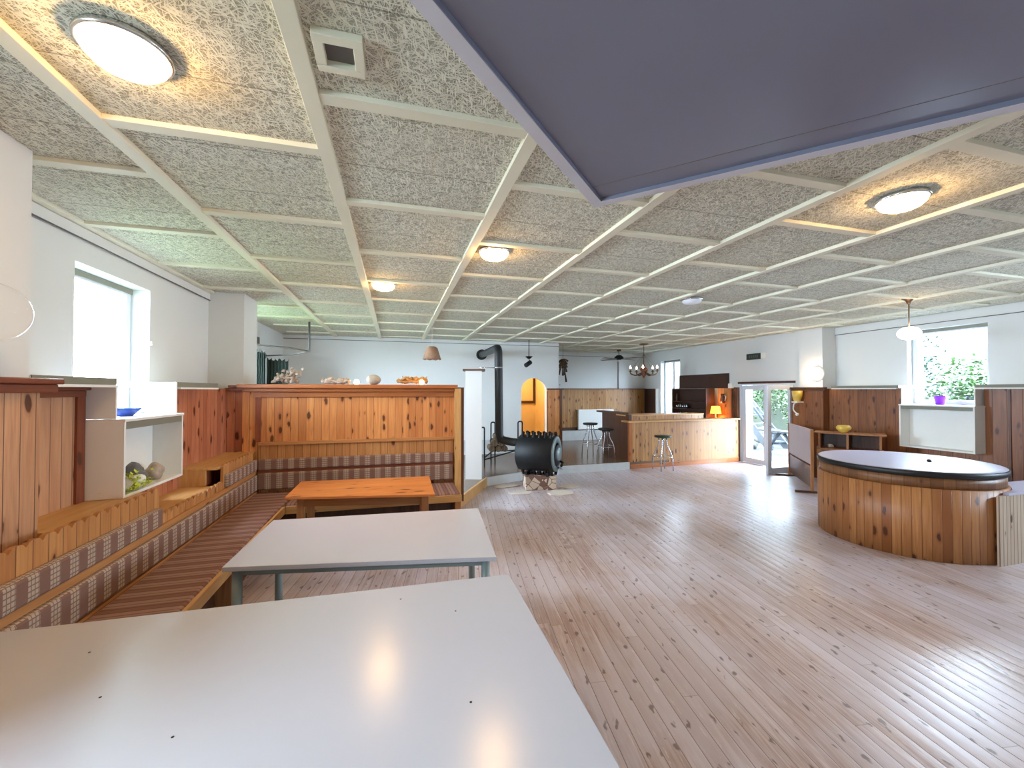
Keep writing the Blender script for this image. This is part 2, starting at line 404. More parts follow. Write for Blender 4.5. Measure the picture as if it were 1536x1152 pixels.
def plaid(name):
    q = N(name); uv = q.n('ShaderNodeUVMap'); sp = q.n('ShaderNodeSeparateXYZ'); q.l(uv.outputs[0], sp.inputs[0]); u, v = sp.outputs[0], sp.outputs[1]
    fu = q.math('FRACT', q.math('DIVIDE', u, 0.13))
    block = q.math('MULTIPLY', q.ss(fu, 0.06, 0.10), q.math('SUBTRACT', 1.0, q.ss(fu, 0.56, 0.60)))
    su = q.math('FRACT', q.math('DIVIDE', u, 0.0217)); sv = q.math('FRACT', q.math('DIVIDE', v, 0.026))
    chk = q.math('MULTIPLY', q.ss(su, 0.15, 0.3), q.ss(sv, 0.15, 0.35))
    nz = q.noise(q.xyz(q.math('MULTIPLY', u, 400.0), q.math('MULTIPLY', v, 400.0), 0.0), 1.0, 2)
    c = q.mix(block, s2l((130, 94, 80)), q.mix(chk, s2l((132, 102, 88)), s2l((188, 166, 146))))
    c = q.mix(q.math('MULTIPLY', nz, 0.35), c, s2l((110, 82, 70)))
    q.set(c, 0.95); q.bump(nz, 0.3, 0.002); return q.m
M['plaid'] = plaid('plaid_upholstery')
def ribbed(name):
    q = N(name); uv = q.n('ShaderNodeUVMap'); sp = q.n('ShaderNodeSeparateXYZ'); q.l(uv.outputs[0], sp.inputs[0]); u, v = sp.outputs[0], sp.outputs[1]
    fu = q.math('FRACT', q.math('DIVIDE', u, 0.13)); st = q.math('MULTIPLY', q.ss(fu, 0.05, 0.12), q.math('SUBTRACT', 1.0, q.ss(fu, 0.55, 0.62)))
    f2 = q.math('FRACT', q.math('DIVIDE', u, 0.0433))
    nz = q.noise(q.xyz(q.math('MULTIPLY', u, 300.0), q.math('MULTIPLY', v, 300.0), 0.0), 1.0, 2)
    c = q.mix(st, s2l((136, 96, 84)), s2l((164, 128, 116)))
    c = q.mix(q.math('MULTIPLY', q.ss(f2, 0.72, 0.85), 0.6), c, s2l((92, 58, 48)))
    c = q.mix(q.math('MULTIPLY', nz, 0.3), c, s2l((96, 60, 50)))
    q.set(c, 0.9); q.bump(nz, 0.3, 0.002); return q.m
M['ribbed'] = ribbed('striped_seat_upholstery')
def mosaic():
    q = N('stone_mosaic'); tc = q.n('ShaderNodeTexCoord'); vo = q.n('ShaderNodeTexVoronoi'); vo.inputs['Scale'].default_value = 9.0; q.l(tc.outputs['Object'], vo.inputs['Vector'])
    ve = q.n('ShaderNodeTexVoronoi', feature='DISTANCE_TO_EDGE'); ve.inputs['Scale'].default_value = 9.0; q.l(tc.outputs['Object'], ve.inputs['Vector'])
    sc = q.n('ShaderNodeSeparateXYZ'); q.l(vo.outputs['Color'], sc.inputs[0])
    c = q.mix(q.ss(sc.outputs[0], 0.3, 0.7), s2l((124, 92, 78)), s2l((214, 196, 176)))
    c = q.mix(q.ss(ve.outputs[0], 0.02, 0.06), s2l((110, 84, 72)), c)
    q.set(c, 0.75); q.bump(q.ss(ve.outputs[0], 0.0, 0.1), 0.5, 0.01); return q.m
M['mosaic'] = mosaic()
M['slab'] = flat('flagstone', (216, 202, 188), 0.7, var=0.15, scale=6, bump=0.2)

# ------------------------------------------------------------------ setting
H = 3.0
def struct(b, name, mat, parent=None, **kw):
    o = b.done(name, mat, parent, **kw)
    if parent is None: o['kind'] = 'structure'
    return o
# floor with boards running at a slight angle
fb = B(); fb.prism([(-2.7, -3.6), (8.9, -3.6), (8.9, 12.9), (-2.7, 12.9)], -0.12, 0.0)
floor = struct(fb, 'floor', M['floor'])
me = floor.data; a = R(8.5); uvl = me.uv_layers['UVMap'].data
for lp in me.loops:
    co = me.vertices[lp.vertex_index].co
    uvl[lp.index].uv = (co.x * math.cos(a) - co.y * math.sin(a) + 20, co.x * math.sin(a) + co.y * math.cos(a) + 20)
# raised platform behind the stove
pb = B(); pb.prism([(-2.4, 6.15), (0.90, 6.15), (1.60, 7.5), (3.27, 8.17), (5.02, 8.22), (8.15, 8.42), (8.2, 12.5), (4.25, 12.5), (4.25, 11.9), (-2.42, 11.9)], 0.0, 0.15)
plat = struct(pb, 'floor_platform', M['tile'])
rb = B('x'); rb.prism([(0.885, 6.16), (0.91, 6.13), (1.63, 7.47), (1.60, 7.49)], 0.0, 0.16)
struct(rb, 'step_riser', M['pine_shelf'], plat)
rb = B('x'); rb.prism([(1.62, 7.46), (3.28, 8.12), (5.0, 8.19), (5.0, 8.23), (3.27, 8.17), (1.6, 7.5)], 0.0, 0.155)
struct(rb, 'pale_step_edge', M['patio'], plat)
# ceiling and battens
cb = B(); cb.box(-2.7, 8.9, -3.6, 12.9, H, H + 0.1)
struct(cb, 'ceiling', M['ceil'])
XB = [-1.316, -0.346, 0.64, 1.63, 2.65, 3.676, 4.70, 5.72, 6.745, 7.77]
tn = 0
def cross(x0, x1, ys, par):
    for y in ys:
        b = B('x'); b.box(x0, x1, y - 0.034, y + 0.034, H - 0.024, H + 0.001); b.done('cross_batten', M['batten'], par, bevel=0.002)
for k, x in enumerate([-2.25] + XB):
    tn += 1
    y1 = 10.33 if x < 4.19 else 12.5
    b = B('y')
    if k == 0: b.box(-2.28, -2.21, 2.78, 6.08, H - 0.024, H + 0.001)
    else: b.box(x - 0.036, x + 0.036, -3.45, y1, H - 0.028, H + 0.001)
    t = struct(b, 'trim_%d' % tn, M['batten'], bevel=0.003)
    xn = (XB + [8.5])[k] - 0.036; x0 = x + 0.036 if k else -2.21
    st, dy = (1.85, 0.985) if k == 0 else (1.89, 1.012) if k % 2 == 0 else (2.325, 1.005) if k == 1 else (2.40, 1.01)
    ys = [st + dy * i for i in range(-2, 11) if st + dy * i < (10.2 if xn < 4.3 else 12.4)]
    if k == 0: ys = [y for y in ys if y > 2.8]
    if k == 10: ys = [y for y in ys if y < 12.4]
    if k == 10: xn = 8.2
    cross(x0, xn, ys, t)

# walls
def wall_open(name, axis, plane0, plane1, u0, u1, opens, mat, z1=H):
    """wall slab between plane0..plane1 across axis; u along it; openings (ua,ub,za,zb)"""
    b = B()
    bx = (lambda a0, a1, za, zb: b.box(plane0, plane1, a0, a1, za, zb)) if axis == 'x' else (lambda a0, a1, za, zb: b.box(a0, a1, plane0, plane1, za, zb))
    cur = u0
    for ua, ub, za, zb in sorted(opens):
        bx(cur, ua, 0, z1)
        if za > 0: bx(ua, ub, 0, za)
        bx(ua, ub, zb, z1); cur = ub
    bx(cur, u1, 0, z1)
    return struct(b, name, mat)
wl = wall_open('wall_left', 'x', -2.68, -2.28, -3.6, 6.6, [(3.82, 4.80, 1.50, 2.71), (0.0, 0.9, 1.5, 2.71)], M['wall'])
wall_open('wall_left_rear', 'x', -2.68, -2.42, 6.6, 10.33, [(6.70, 8.05, 0.9, 2.75)], M['wall'])
wr = wall_open('wall_right', 'x', 8.5, 8.9, -3.6, 6.4, [(4.05, 5.07, 1.52, 2.77), (0.4, 1.4, 1.52, 2.77)], M['wall'])
wd = wall_open('wall_right_rear', 'x', 8.2, 8.6, 6.4, 12.9, [(6.93, 8.40, 0.0, 1.91), (10.63, 11.57, 0.95, 2.69)], M['wall'])
wf = wall_open('wall_rear', 'y', -3.9, -3.5, -2.7, 8.9, [], M['wall'])
# back wall with an arched doorway
b = B(); ax0, ax1, zs = 3.148, 3.845, 1.72; rad = (ax1 - ax0) / 2; cxa = (ax0 + ax1) / 2
b.box(-2.68, ax0, 10.33, 10.48, 0, H); b.box(ax1, 4.19, 10.33, 10.48, 0, H)
arc = [(cxa + rad * math.cos(t), zs + rad * math.sin(t)) for t in [math.pi * i / 20 for i in range(21)]]
for i in range(20):
    (xa, za), (xb, zb) = arc[i], arc[i + 1]
    b.prismv([(xa, za), (xa, H), (xb, H), (xb, zb)], 'y', 10.33, 10.48)
wb_ = struct(b, 'wall_back', M['wall'])
b = B(); b.box(4.04, 4.19, 10.481, 12.5, 0, H); struct(b, 'wall_return', M['wall'])
b = B(); b.box(4.04, 8.6, 12.5, 12.7, 0, H); wfar = struct(b, 'wall_far', M['wall'])
# yellow room behind the arch
b = B(); b.box(2.4, 4.04, 11.7, 11.8, 0.15, 2.9); b.box(2.4, 2.5, 10.48, 11.7, 0.15, 2.9); b.box(4.0, 4.04, 10.48, 11.7, 0.15, 2.9); b.box(2.4, 4.04, 10.48, 11.8, 2.8, 2.9)
struct(b, 'wall_yellow_room', M['yellow'])
lt = bpy.data.lights.new('yellow_room_fill', 'POINT'); lt.energy = 20; lt.color = (1, 0.9, 0.76); lt.shadow_soft_size = 0.12  # unseen fill light, added to brighten the yellow room
lo = bpy.data.objects.new('yellow_room_fill', lt); C.objects.link(lo); lo.location = (2.95, 10.9, 2.5)
# pillars
b = B(); b.box(-2.28, -1.83, 2.15, 2.757, 0, H); p1 = struct(b, 'wall_pillar', M['wall'])
b = B(); b.box(-2.42, -1.88, 6.1, 6.62, 0, H); p2 = struct(b, 'wall_pillar', M['wall'])
b = B(); b.box(8.15, 8.55, 6.28, 6.78, 0, H); p3 = struct(b, 'wall_pillar', M['wall'])
# picture rails (dark line under a white cover strip)
def rail(n, p0, p1, wallbox):
    b = B(); b.box(*wallbox); t = struct(b, 'trim_%d' % n, M['wall'])
    b = B(); b.tube([p0, p1], 0.006, 8); b.done('dark_rail', M['greyplate'], t)
rail(21, (-2.258, 2.76, 2.885), (-2.258, 6.09, 2.885), (-2.28, -2.262, 2.76, 6.1, 2.89, 2.972))
rail(22, (8.478, -3, 2.852), (8.478, 6.27, 2.852), (8.482, 8.5, -3.4, 6.28, 2.858, 2.985))
rail(23, (-2.4, 10.3, 2.912), (4.19, 10.3, 2.912), (-2.42, 4.19, 10.31, 10.33, 2.918, 2.985))
rail(24, (4.3, 12.47, 2.86), (8.2, 12.47, 2.86), (4.19, 8.2, 12.47, 12.5, 2.87, 2.985))
b = B(); b.tube([(7.2, 12.49, 1.8), (7.2, 12.49, 2.86)], 0.016, 8); b.done('cable_duct', M['greyplate'], wfar)

# windows
def window(n, x_in, x_gl, y0, y1, z0, z1, sgn, mull=()):
    """x_gl: plane of the frame; sgn +1 right wall, -1 left wall"""
    b = B(); f = 0.07; d = 0.06
    b.box(x_gl, x_gl + sgn * d, y0, y0 + f, z0, z1).box(x_gl, x_gl + sgn * d, y1 - f, y1, z0, z1)
    b.box(x_gl, x_gl + sgn * d, y0 + f, y1 - f, z0, z0 + f).box(x_gl, x_gl + sgn * d, y0 + f, y1 - f, z1 - f, z1)
    for m in mull: b.box(x_gl, x_gl + sgn * d, m - 0.04, m + 0.04, z0 + f, z1 - f)
    wn = struct(b, 'window_%d' % n, M['upvc'], bevel=0.006)
    b = B(); b.box(x_gl + sgn * 0.025, x_gl + sgn * 0.031, y0 + f - 0.005, y1 - f + 0.005, z0 + f - 0.005, z1 - f + 0.005); b.done('pane', M['glass'], wn)
    b = B(); b.box(x_gl - sgn * 0.012, x_gl + sgn * 0.004, y0 + 0.001, y1 - 0.001, z1 - 0.05, z1 - 0.001); b.done('head_seal', M['shadowgap'], wn)
    return wn
w1 = window(1, -2.28, -2.43, 3.82, 4.80, 1.50, 2.71, -1)
b = B(); b.tube([(-2.28, 4.79, 2.2), (-2.25, 4.795, 2.2)], 0.02, 10); b.done('hook', M['white'], w1)
window(2, -2.28, -2.43, 0.0, 0.9, 1.5, 2.71, -1)  # invented window behind the camera, added to let daylight in
window(3, 8.5, 8.62, 4.05, 5.07, 1.52, 2.77, 1)
window(4, 8.5, 8.62, 0.4, 1.4, 1.52, 2.77, 1)  # also invented, behind the camera, for more daylight from the right
window(5, 8.2, 8.34, 10.63, 11.57, 0.95, 2.69, 1, mull=(11.1,))
window(6, -2.42, -2.55, 6.70, 8.05, 0.9, 2.75, -1)  # hidden behind the pillar; added so daylight reaches the back wall
# patio door, far leaf closed, near leaf swung into the room
b = B(); b.box(8.22, 8.30, 8.34, 8.40, 0, 1.91).box(8.22, 8.30, 6.93, 6.97, 0, 1.91).box(8.22, 8.30, 6.97, 8.34, 1.87, 1.91)
d1 = struct(b, 'door_1', M['upvc'])
b = B(); b.box(8.185, 8.20, 6.90, 8.44, 1.905, 1.955); b.done('lintel_strip', M['darkwood'], d1)
def leaf(o, dx, dy, wd_, name):
    """o hinge/base start, direction (dx,dy)"""
    Mz = Matrix.Rotation(math.atan2(dy, dx), 3, 'Z'); b = B(); h = 1.86; f = 0.10
    def part(b, u0, u1, z0, z1, t=0.055): b.obox(Vector(o) + Mz @ Vector(((u0 + u1) / 2, 0, 0)) + Vector((0, 0, (z0 + z1) / 2)), (u1 - u0, t, z1 - z0), M=Mz)
    part(b, 0, f, 0.01, h); part(b, wd_ - f, wd_, 0.01, h); part(b, f, wd_ - f, 0.01, 0.13); part(b, f, wd_ - f, h - 0.1, h)
    lf = b.done(name, M['upvc'], d1, bevel=0.006)
    b = B(); part(b, f - 0.005, wd_ - f + 0.005, 0.125, h - 0.095, 0.008); b.done('pane', M['glass'], lf)
    b = B(); q = Vector(o) + Mz @ Vector((wd_ - 0.05, 0, 0)); nn = Mz @ Vector((0, 1, 0))
    b.tube([q + Vector((0, 0, 1.0)), q - nn * 0.06 + Vector((0, 0, 1.0)), q - nn * 0.06 - (Mz @ Vector((0.1, 0, 0))) + Vector((0, 0, 1.0))], 0.01, 8)
    b.tube([q + Vector((0, 0, 1.0)), q + nn * 0.06 + Vector((0, 0, 1.0))], 0.01, 8)
    b.done('door_handle', M['steel'], lf)
leaf((8.25, 8.33, 0), 0, -1, 0.70, 'closed_leaf')
leaf((8.17, 6.955, 0), -1, -0.03, 0.72, 'open_leaf')

# ------------------------------------------------------------------ panelling (parts of the walls)
def panel(par, mat, x0, x1, y0, y1, z0, z1, name='wainscot_panel', grain='z', bevel=0.0):
    b = B(grain); b.box(x0, x1, y0, y1, z0, z1); return b.done(name, mat, par, bevel=bevel)
def cap(par, mat, x0, x1, y0, y1, z, sx=1, grain='y'):
    """moulded cap: stepped strips"""
    b = B(grain); b.box(x0, x1, y0, y1, z - 0.03, z); 
    b.box(x0 + (0.025 if sx < 0 else 0), x1 - (0.025 if sx > 0 else 0), y0 + 0.004, y1 - 0.004, z - 0.075, z - 0.03)
    return b.done('wainscot_cap', mat, par, bevel=0.006)
ZT = 1.80
# left, in front of the first pillar
panel(wl, M['pine_brown'], -1.825, -1.80, 1.0, 2.764, 0.0, ZT - 0.02)
panel(wl, M['pine_brown'], -2.03, -1.80, 2.765, 2.783, 0.0, ZT - 0.02)
cap(wl, M['pine_redtrim'], -1.90, -1.735, 1.0, 2.85, ZT + 0.012)
# recess up to the window box
panel(wl, M['pine_brown'], -2.05, -2.03, 2.783, 3.50, 0.0, ZT - 0.03)
cap(wl, M['pine_redtrim'], -2.05, -1.985, 2.85, 3.50, ZT - 0.02)
panel(wl, M['pine_redtrim'], -2.03, -2.015, 3.42, 3.495, 0.5, ZT - 0.09, 'corner_strip')
panel(wl, M['pine_red'], -2.05, -2.03, 3.52, 5.98, 0.0, 0.86)
panel(wl, M['pine_red'], -2.05, -2.03, 3.52, 4.53, 0.86, 1.0)
# recess beyond the window
panel(wl, M['pine_red'], -2.05, -2.03, 4.53, 5.98, 0.86, ZT - 0.03)
panel(wl, M['pine_red'], -2.05, -1.83, 5.98, 5.995, 0.0, ZT - 0.02)
panel(wl, M['pine_red'], -1.85, -1.83, 5.995, 6.7, 0.0, ZT - 0.02)
cap(wl, M['pine_redtrim'], -2.0, -1.765, 5.93, 6.7, ZT + 0.012)
# white boards above the recesses
def ledge(par, x0, x1, y0, y1, z, front):
    b = B(); b.box(x0, x1, y0, y1, z, z + 0.045); o = b.done('ledge_board', M['white'], par, bevel=0.003)
    b = B(); b.box(front - 0.004, front + 0.004, y0 + 0.001, y1 - 0.001, z + 0.002, z + 0.047); b.done('shaded_edge', M['shadowgap'], o)  # shade on the white board's front, painted as a grey strip
    b = B(); b.box(front - 0.012, front + 0.014, y0 + 0.03, y1 - 0.002, z - 0.016, z); b.done('white_lip', M['white'], o)
ledge(wl, -2.28, -1.85, 2.80, 3.50, 1.785, -1.85)
ledge(wl, -2.28, -1.85, 4.34, 5.20, 1.775, -1.85)
# right wall
panel(wr, M['pine_dark'], 8.10, 8.12, 6.25, 6.915, 0.0, ZT - 0.02)
panel(wr, M['pine_dark'], 8.10, 8.5, 6.235, 6.25, 0.0, ZT - 0.02)
panel(wr, M['pine_dark'], 8.25, 8.27, 2.0, 3.985, 0.0, ZT - 0.03)
panel(wr, M['pine_dark'], 8.25, 8.27, 4.965, 6.235, 0.0, ZT - 0.03)
panel(wr, M['pine_dark'], 8.25, 8.27, 3.985, 4.965, 0.0, 0.83)
cap(wr, M['pine_darktrim'], 8.055, 8.15, 6.19, 6.92, ZT + 0.01, sx=-1)
ledge(wr, 8.07, 8.5, 4.94, 6.05, 1.785, 8.07)
ledge(wr, 8.07, 8.5, 2.0, 3.99, 1.785, 8.07)
# framed darker boards near the right edge
for k in range(8):
    y = 3.72 - k * 0.2
    panel(wr, M['pine_darktrim'], 8.235, 8.25, y - 0.012, y + 0.012, 0.0, 1.76, 'cover_strip')
panel(wr, M['pine_darktrim'], 8.05, 8.25, 2.0, 3.9, 0.40, 0.44, 'low_ledge', 'y')
# far wall: wainscot, dark end panel, pale base
panel(wfar, M['pine_bar'], 4.75, 8.16, 12.44, 12.5, 0.55, 1.78)
panel(wfar, M['darkwood'], 4.19, 8.2, 12.46, 12.5, 0.15, 0.55)
b = B('x'); b.box(4.75, 8.17, 12.38, 12.5, 1.78, 1.81); b.done('wainscot_cap', M['pine_darktrim'], wfar, bevel=0.005)
panel(wfar, M['dark'], 8.165, 8.2, 11.74, 12.44, 0.15, 1.80)
panel(wfar, M['white'], 8.12, 8.2, 11.68, 11.74, 0.15, 1.80, 'white_post')
panel(wfar, M['pine_dark'], 4.19, 4.75, 12.40, 12.5, 0.15, 1.70)
panel(wfar, M['patio'], 4.2, 6.5, 12.30, 12.46, 0.15, 0.45, 'pale_base')
panel(wfar, M['darkwood'], 4.50, 4.62, 12.36, 12.42, 1.6, 2.02, 'dark_end_post')
# back wall: panel to the right of the arch
panel(wb_, M['pine_orange'], 3.86, 4.24, 10.28, 10.33, 0.15, 1.76)
panel(wb_, M['pine_darktrim'], 4.19, 4.26, 10.26, 10.5, 0.15, 1.76, 'corner_post')
b = B('x'); b.box(3.84, 4.30, 10.24, 10.34, 1.76, 1.80); b.done('wainscot_cap', M['pine_darktrim'], wb_, bevel=0.005)
panel(wb_, M['pine_darktrim'], 3.846, 3.862, 10.29, 10.33, 0.15, 1.72, 'arch_casing')
panel(wb_, M['patio'], -2.4, 3.14, 10.25, 10.33, 0.15, 0.5, 'pale_base')
# door wall
panel(wd, M['pine_darktrim'], 8.14, 8.2, 8.40, 8.52, 0.0, 1.82, 'post')

# partition behind the bench
b = B(); b.box(-1.83, 0.83, 5.90, 6.12, 0.0, 1.76); wp = struct(b, 'wall_partition', M['pine_orange'])
b = B('x'); b.box(-1.80, 0.80, 5.83, 5.90, 1.73, 1.775); b.box(-1.86, 0.84, 5.78, 6.16, 1.775, 1.825); b.done('partition_cap', M['pine_trim'], wp, bevel=0.006)
b = B('x'); b.box(-1.70, 0.80, 5.87, 5.90, 1.66, 1.73); b.done('top_rail', M['pine_trim'], wp, bevel=0.003)
b = B(); b.box(0.80, 0.89, 5.80, 6.12, 0.0, 1.775); b.done('end_post', M['pine_shelf'], wp, bevel=0.004)
b = B(); b.box(0.89, 0.96, 6.0, 6.15, 0.15, 1.79); b.done('rear_post', M['pine_darktrim'], wp)
b = B(); b.box(-1.68, -1.62, 5.88, 5.91, 1.1, 1.72); b.done('edge_strip', M['pine_redtrim'], wp)
# free-standing white stub pillar
b = B(); b.prism([(1.22, 7.45), (1.50, 7.36), (1.58, 7.75), (1.30, 7.82)], 0.15, 2.10); p4 = struct(b, 'wall_pillar', M['wall'])
b = B('x'); b.prism([(1.16, 7.40), (1.55, 7.30), (1.64, 7.80), (1.26, 7.88)], 2.10, 2.13); b.done('wooden_top', M['pine_darktrim'], p4)

# ------------------------------------------------------------------ built-in benches
def scallop_profile(a0, a1, z0, z1, w=0.095, dip=0.022):
    pts = [(a0, z0)]; n = max(1, round((a1 - a0) / w)); w = (a1 - a0) / n
    for i in range(n):
        for k in range(7):
            t = k / 6; pts.append((a0 + (i + 0.03 + 0.94 * t) * w, z1 - dip * (2 * t - 1) ** 4))
    pts.append((a1, z0)); return pts
def cushion(name, parent, x0, x1, y0, y1, z0, z1, mat, grain='z', bev=0.018):
    b = B(grain); b.box(x0, x1, y0, y1, z0, z1); return b.done(name, mat, parent, bevel=bev)
bn = thing('upholstered_bench', 'long built-in pine bench with striped seat under the left window', 'bench', (-1.5, 3.2, 0))
Y0 = 0.7
cushion('seat', bn, -1.66, -1.20, Y0, 5.86, 0.415, 0.47, M['ribbed'], 'x')
b = B('y'); b.box(-1.205, -1.175, Y0, 5.17, 0.37, 0.455); b.done('front_rail', M['pine_shelf'], bn, bevel=0.004)
b = B('y'); b.box(-1.665, -1.645, Y0, 5.85, 0.465, 0.495); b.done('rear_rail', M['pine_back'], bn)
b = B('y'); b.box(-1.36, -1.34, Y0, 5.8, 0.0, 0.41); b.done('dark_backing', M['darkwood'], bn)  # dark sheet standing in for the shaded void under the seat
for i, y in enumerate((1.2, 2.5, 3.75, 4.9)):
    b = B(); b.box(-1.34, -1.20, y, y + 0.04, 0.0, 0.40); b.done('bracket', M['pine_leg'], bn)
# scalloped back board in three heights
b = B(); b.prismv(scallop_profile(Y0, 3.68, 0.46, 1.03), 'x', -1.70, -1.675); b.prismv(scallop_profile(3.68, 4.87, 0.46, 0.83), 'x', -1.70, -1.675); b.prismv(scallop_profile(4.87, 5.80, 0.46, 0.995), 'x', -1.70, -1.675)
b.done('scalloped_backboard', M['pine_back'], bn)
for ya, yb in ((Y0, 3.66), (4.90, 5.85)):
    cushion('back_cushion', bn, -1.69, -1.635, ya, yb, 0.755, 0.89, M['plaid'])
cushion('back_cushion', bn, -1.69, -1.63, Y0, 5.85, 0.51, 0.70, M['plaid'])
b = B('y'); b.box(-1.68, -1.655, Y0, 5.86, 0.705, 0.75); b.done('back_rail', M['pine_back'], bn)
# pine shelf behind it
sh = thing('window_shelf', 'stepped pine shelf between bench back and window wall', 'shelf', (-1.85, 3.5, 0))
b = B('y'); b.box(-2.03, -1.70, 2.784, 3.68, 0.975, 1.0); b.done('shelf_board', M['pine_shelf'], sh, bevel=0.003)
b = B('y'); b.box(-2.03, -1.70, 3.68, 4.80, 0.775, 0.80); b.done('shelf_board', M['pine_shelf'], sh, bevel=0.003)
b = B('y'); b.box(-2.03, -1.70, 4.80, 5.97, 0.955, 0.98); b.done('shelf_board', M['pine_shelf'], sh, bevel=0.003)
b = B(); b.box(-2.03, -1.80, 4.80, 4.82, 0.80, 0.955); b.done('riser', M['pine_shelf'], sh)
b = B(); b.box(-1.815, -1.80, 4.82, 4.95, 0.80, 0.955); b.done('side_board', M['pine_redtrim'], sh)
b = B(); b.box(-2.03, -1.71, 3.662, 3.679, 0.80, 0.974); b.done('end_board', M['pine_back'], sh)
# partition bench
bp = thing('upholstered_bench', 'short pine bench with plaid back cushions against the wooden partition', 'bench', (-0.2, 5.5, 0))
cushion('seat', bp, -1.19, 0.79, 5.19, 5.84, 0.415, 0.47, M['ribbed'], 'y')
b = B('x'); b.box(-1.17, 0.80, 5.155, 5.185, 0.37, 0.455); b.done('front_rail', M['pine_shelf'], bp, bevel=0.004)
b = B(); b.box(-1.30, 0.72, 5.36, 5.38, 0.0, 0.40); b.done('dark_backing', M['darkwood'], bp)
b = B(); b.box(0.72, 0.79, 5.17, 5.85, 0.0, 0.41); b.done('end_leg', M['pine_leg'], bp)
b = B(); b.box(-1.64, 0.79, 5.87, 5.897, 0.47, 1.09); b.done('backboard', M['pine_back'], bp, bevel=0.004)
b = B('x'); b.box(-1.64, 0.82, 5.845, 5.898, 1.06, 1.10); b.done('back_top_rail', M['pine_back'], bp, bevel=0.004)
cushion('back_cushion', bp, -1.63, 0.78, 5.815, 5.869, 0.755, 0.89, M['plaid'])
cushion('back_cushion', bp, -1.63, 0.78, 5.805, 5.869, 0.515, 0.72, M['plaid'])
b = B('x'); b.box(-1.63, 0.79, 5.84, 5.869, 0.722, 0.752); b.done('back_rail', M['pine_redtrim'], bp)

# ------------------------------------------------------------------ white window boxes
wbx = thing('display_box', 'white open display box below the left window holding stones and a plant', 'display box', (-1.9, 3.9, 1.0))
b = B(); b.box(-2.03, -1.80, 3.50, 3.52, 1.001, 1.53); b.done('side_panel', M['white'], wbx, bevel=0.002)
b = B(); b.box(-2.03, -1.80, 4.31, 4.33, 1.001, 1.53); b.done('side_panel', M['white'], wbx, bevel=0.002)
b = B(); b.box(-2.42, -1.795, 3.50, 4.335, 1.53, 1.55); b.done('sill_board', M['white'], wbx, bevel=0.002)
b = B(); b.box(-2.029, -1.80, 3.521, 4.309, 1.001, 1.02); b.done('bottom_board', M['white'], wbx)
b = B(); b.box(-1.815, -1.803, 3.522, 4.308, 1.478, 1.528); b.done('grey_slot', M['shadowgap'], wbx)
b = B(); b.box(-2.029, -2.015, 3.521, 4.309, 1.021, 1.529); b.done('back_panel', M['white'], wbx)
b = B(); b.box(-2.28, -1.85, 3.50, 3.515, 1.551, 1.784); b.done('upper_side_board', M['white'], wbx, bevel=0.002)
b = B(); b.prism([(-1.85, 4.315), (-1.85, 4.335), (-2.40, 4.80), (-2.41, 4.785)], 1.551, 1.82); b.done('splayed_side_board', M['white'], wbx)
rbx = thing('display_box', 'white empty open box below the right window with a purple pot on it', 'display box', (8.15, 4.45, 1.0))
b = B(); b.box(8.02, 8.25, 3.975, 3.995, 0.83, 1.50); b.done('side_panel', M['white'], rbx, bevel=0.002)
b = B(); b.box(8.02, 8.25, 4.89, 4.91, 0.83, 1.50); b.done('side_panel', M['white'], rbx, bevel=0.002)
b = B(); b.box(8.015, 8.60, 3.97, 4.915, 1.50, 1.52); b.done('sill_board', M['white'], rbx, bevel=0.002)
b = B(); b.box(8.02, 8.249, 3.996, 4.889, 0.83, 0.85); b.done('bottom_board', M['white'], rbx)
b = B(); b.box(8.023, 8.035, 3.997, 4.888, 1.448, 1.498); b.done('grey_slot', M['shadowgap'], rbx)
b = B(); b.box(8.235, 8.249, 3.996, 4.889, 0.851, 1.499); b.done('back_panel', M['white'], rbx)
b = B(); b.prism([(8.07, 4.895), (8.07, 4.91), (8.6, 5.065), (8.6, 5.05)], 1.521, 1.80); b.done('splayed_side_board', M['white'], rbx)
b = B(); b.prism([(8.07, 3.99), (8.07, 4.005), (8.6, 4.06), (8.6, 4.045)], 1.521, 1.80); b.done('splayed_side_board', M['white'], rbx)
# things in and on the boxes
b = B(); b.lathe([(0.001, 0.0), (0.05, 0.0), (0.055, 0.006), (0.105, 0.06), (0.098, 0.06), (0.05, 0.012), (0.001, 0.01)], (-2.02, 3.93, 1.551), 28)
tag(b.done('bowl', M['blue']), 'small blue glazed bowl on the left window sill', 'bowl')
pp = thing('flower_pot', 'purple plastic flower pot on the right window sill', 'flower pot', (8.28, 4.51, 1.521))
b = B(); b.lathe([(0.001, 0), (0.05, 0), (0.068, 0.11), (0.075, 0.11), (0.077, 0.14), (0.068, 0.14), (0.05, 0.02), (0.001, 0.02)], (8.28, 4.51, 1.521), 24); b.done('pot', M['purple'], pp)
b = B(); b.lathe([(0.001, 0.12), (0.066, 0.12)], (8.28, 4.51, 1.521), 20); b.tube([(8.28, 4.51, 1.63), (8.285, 4.51, 1.69)], 0.004, 6); b.done('soil', M['dark'], pp)

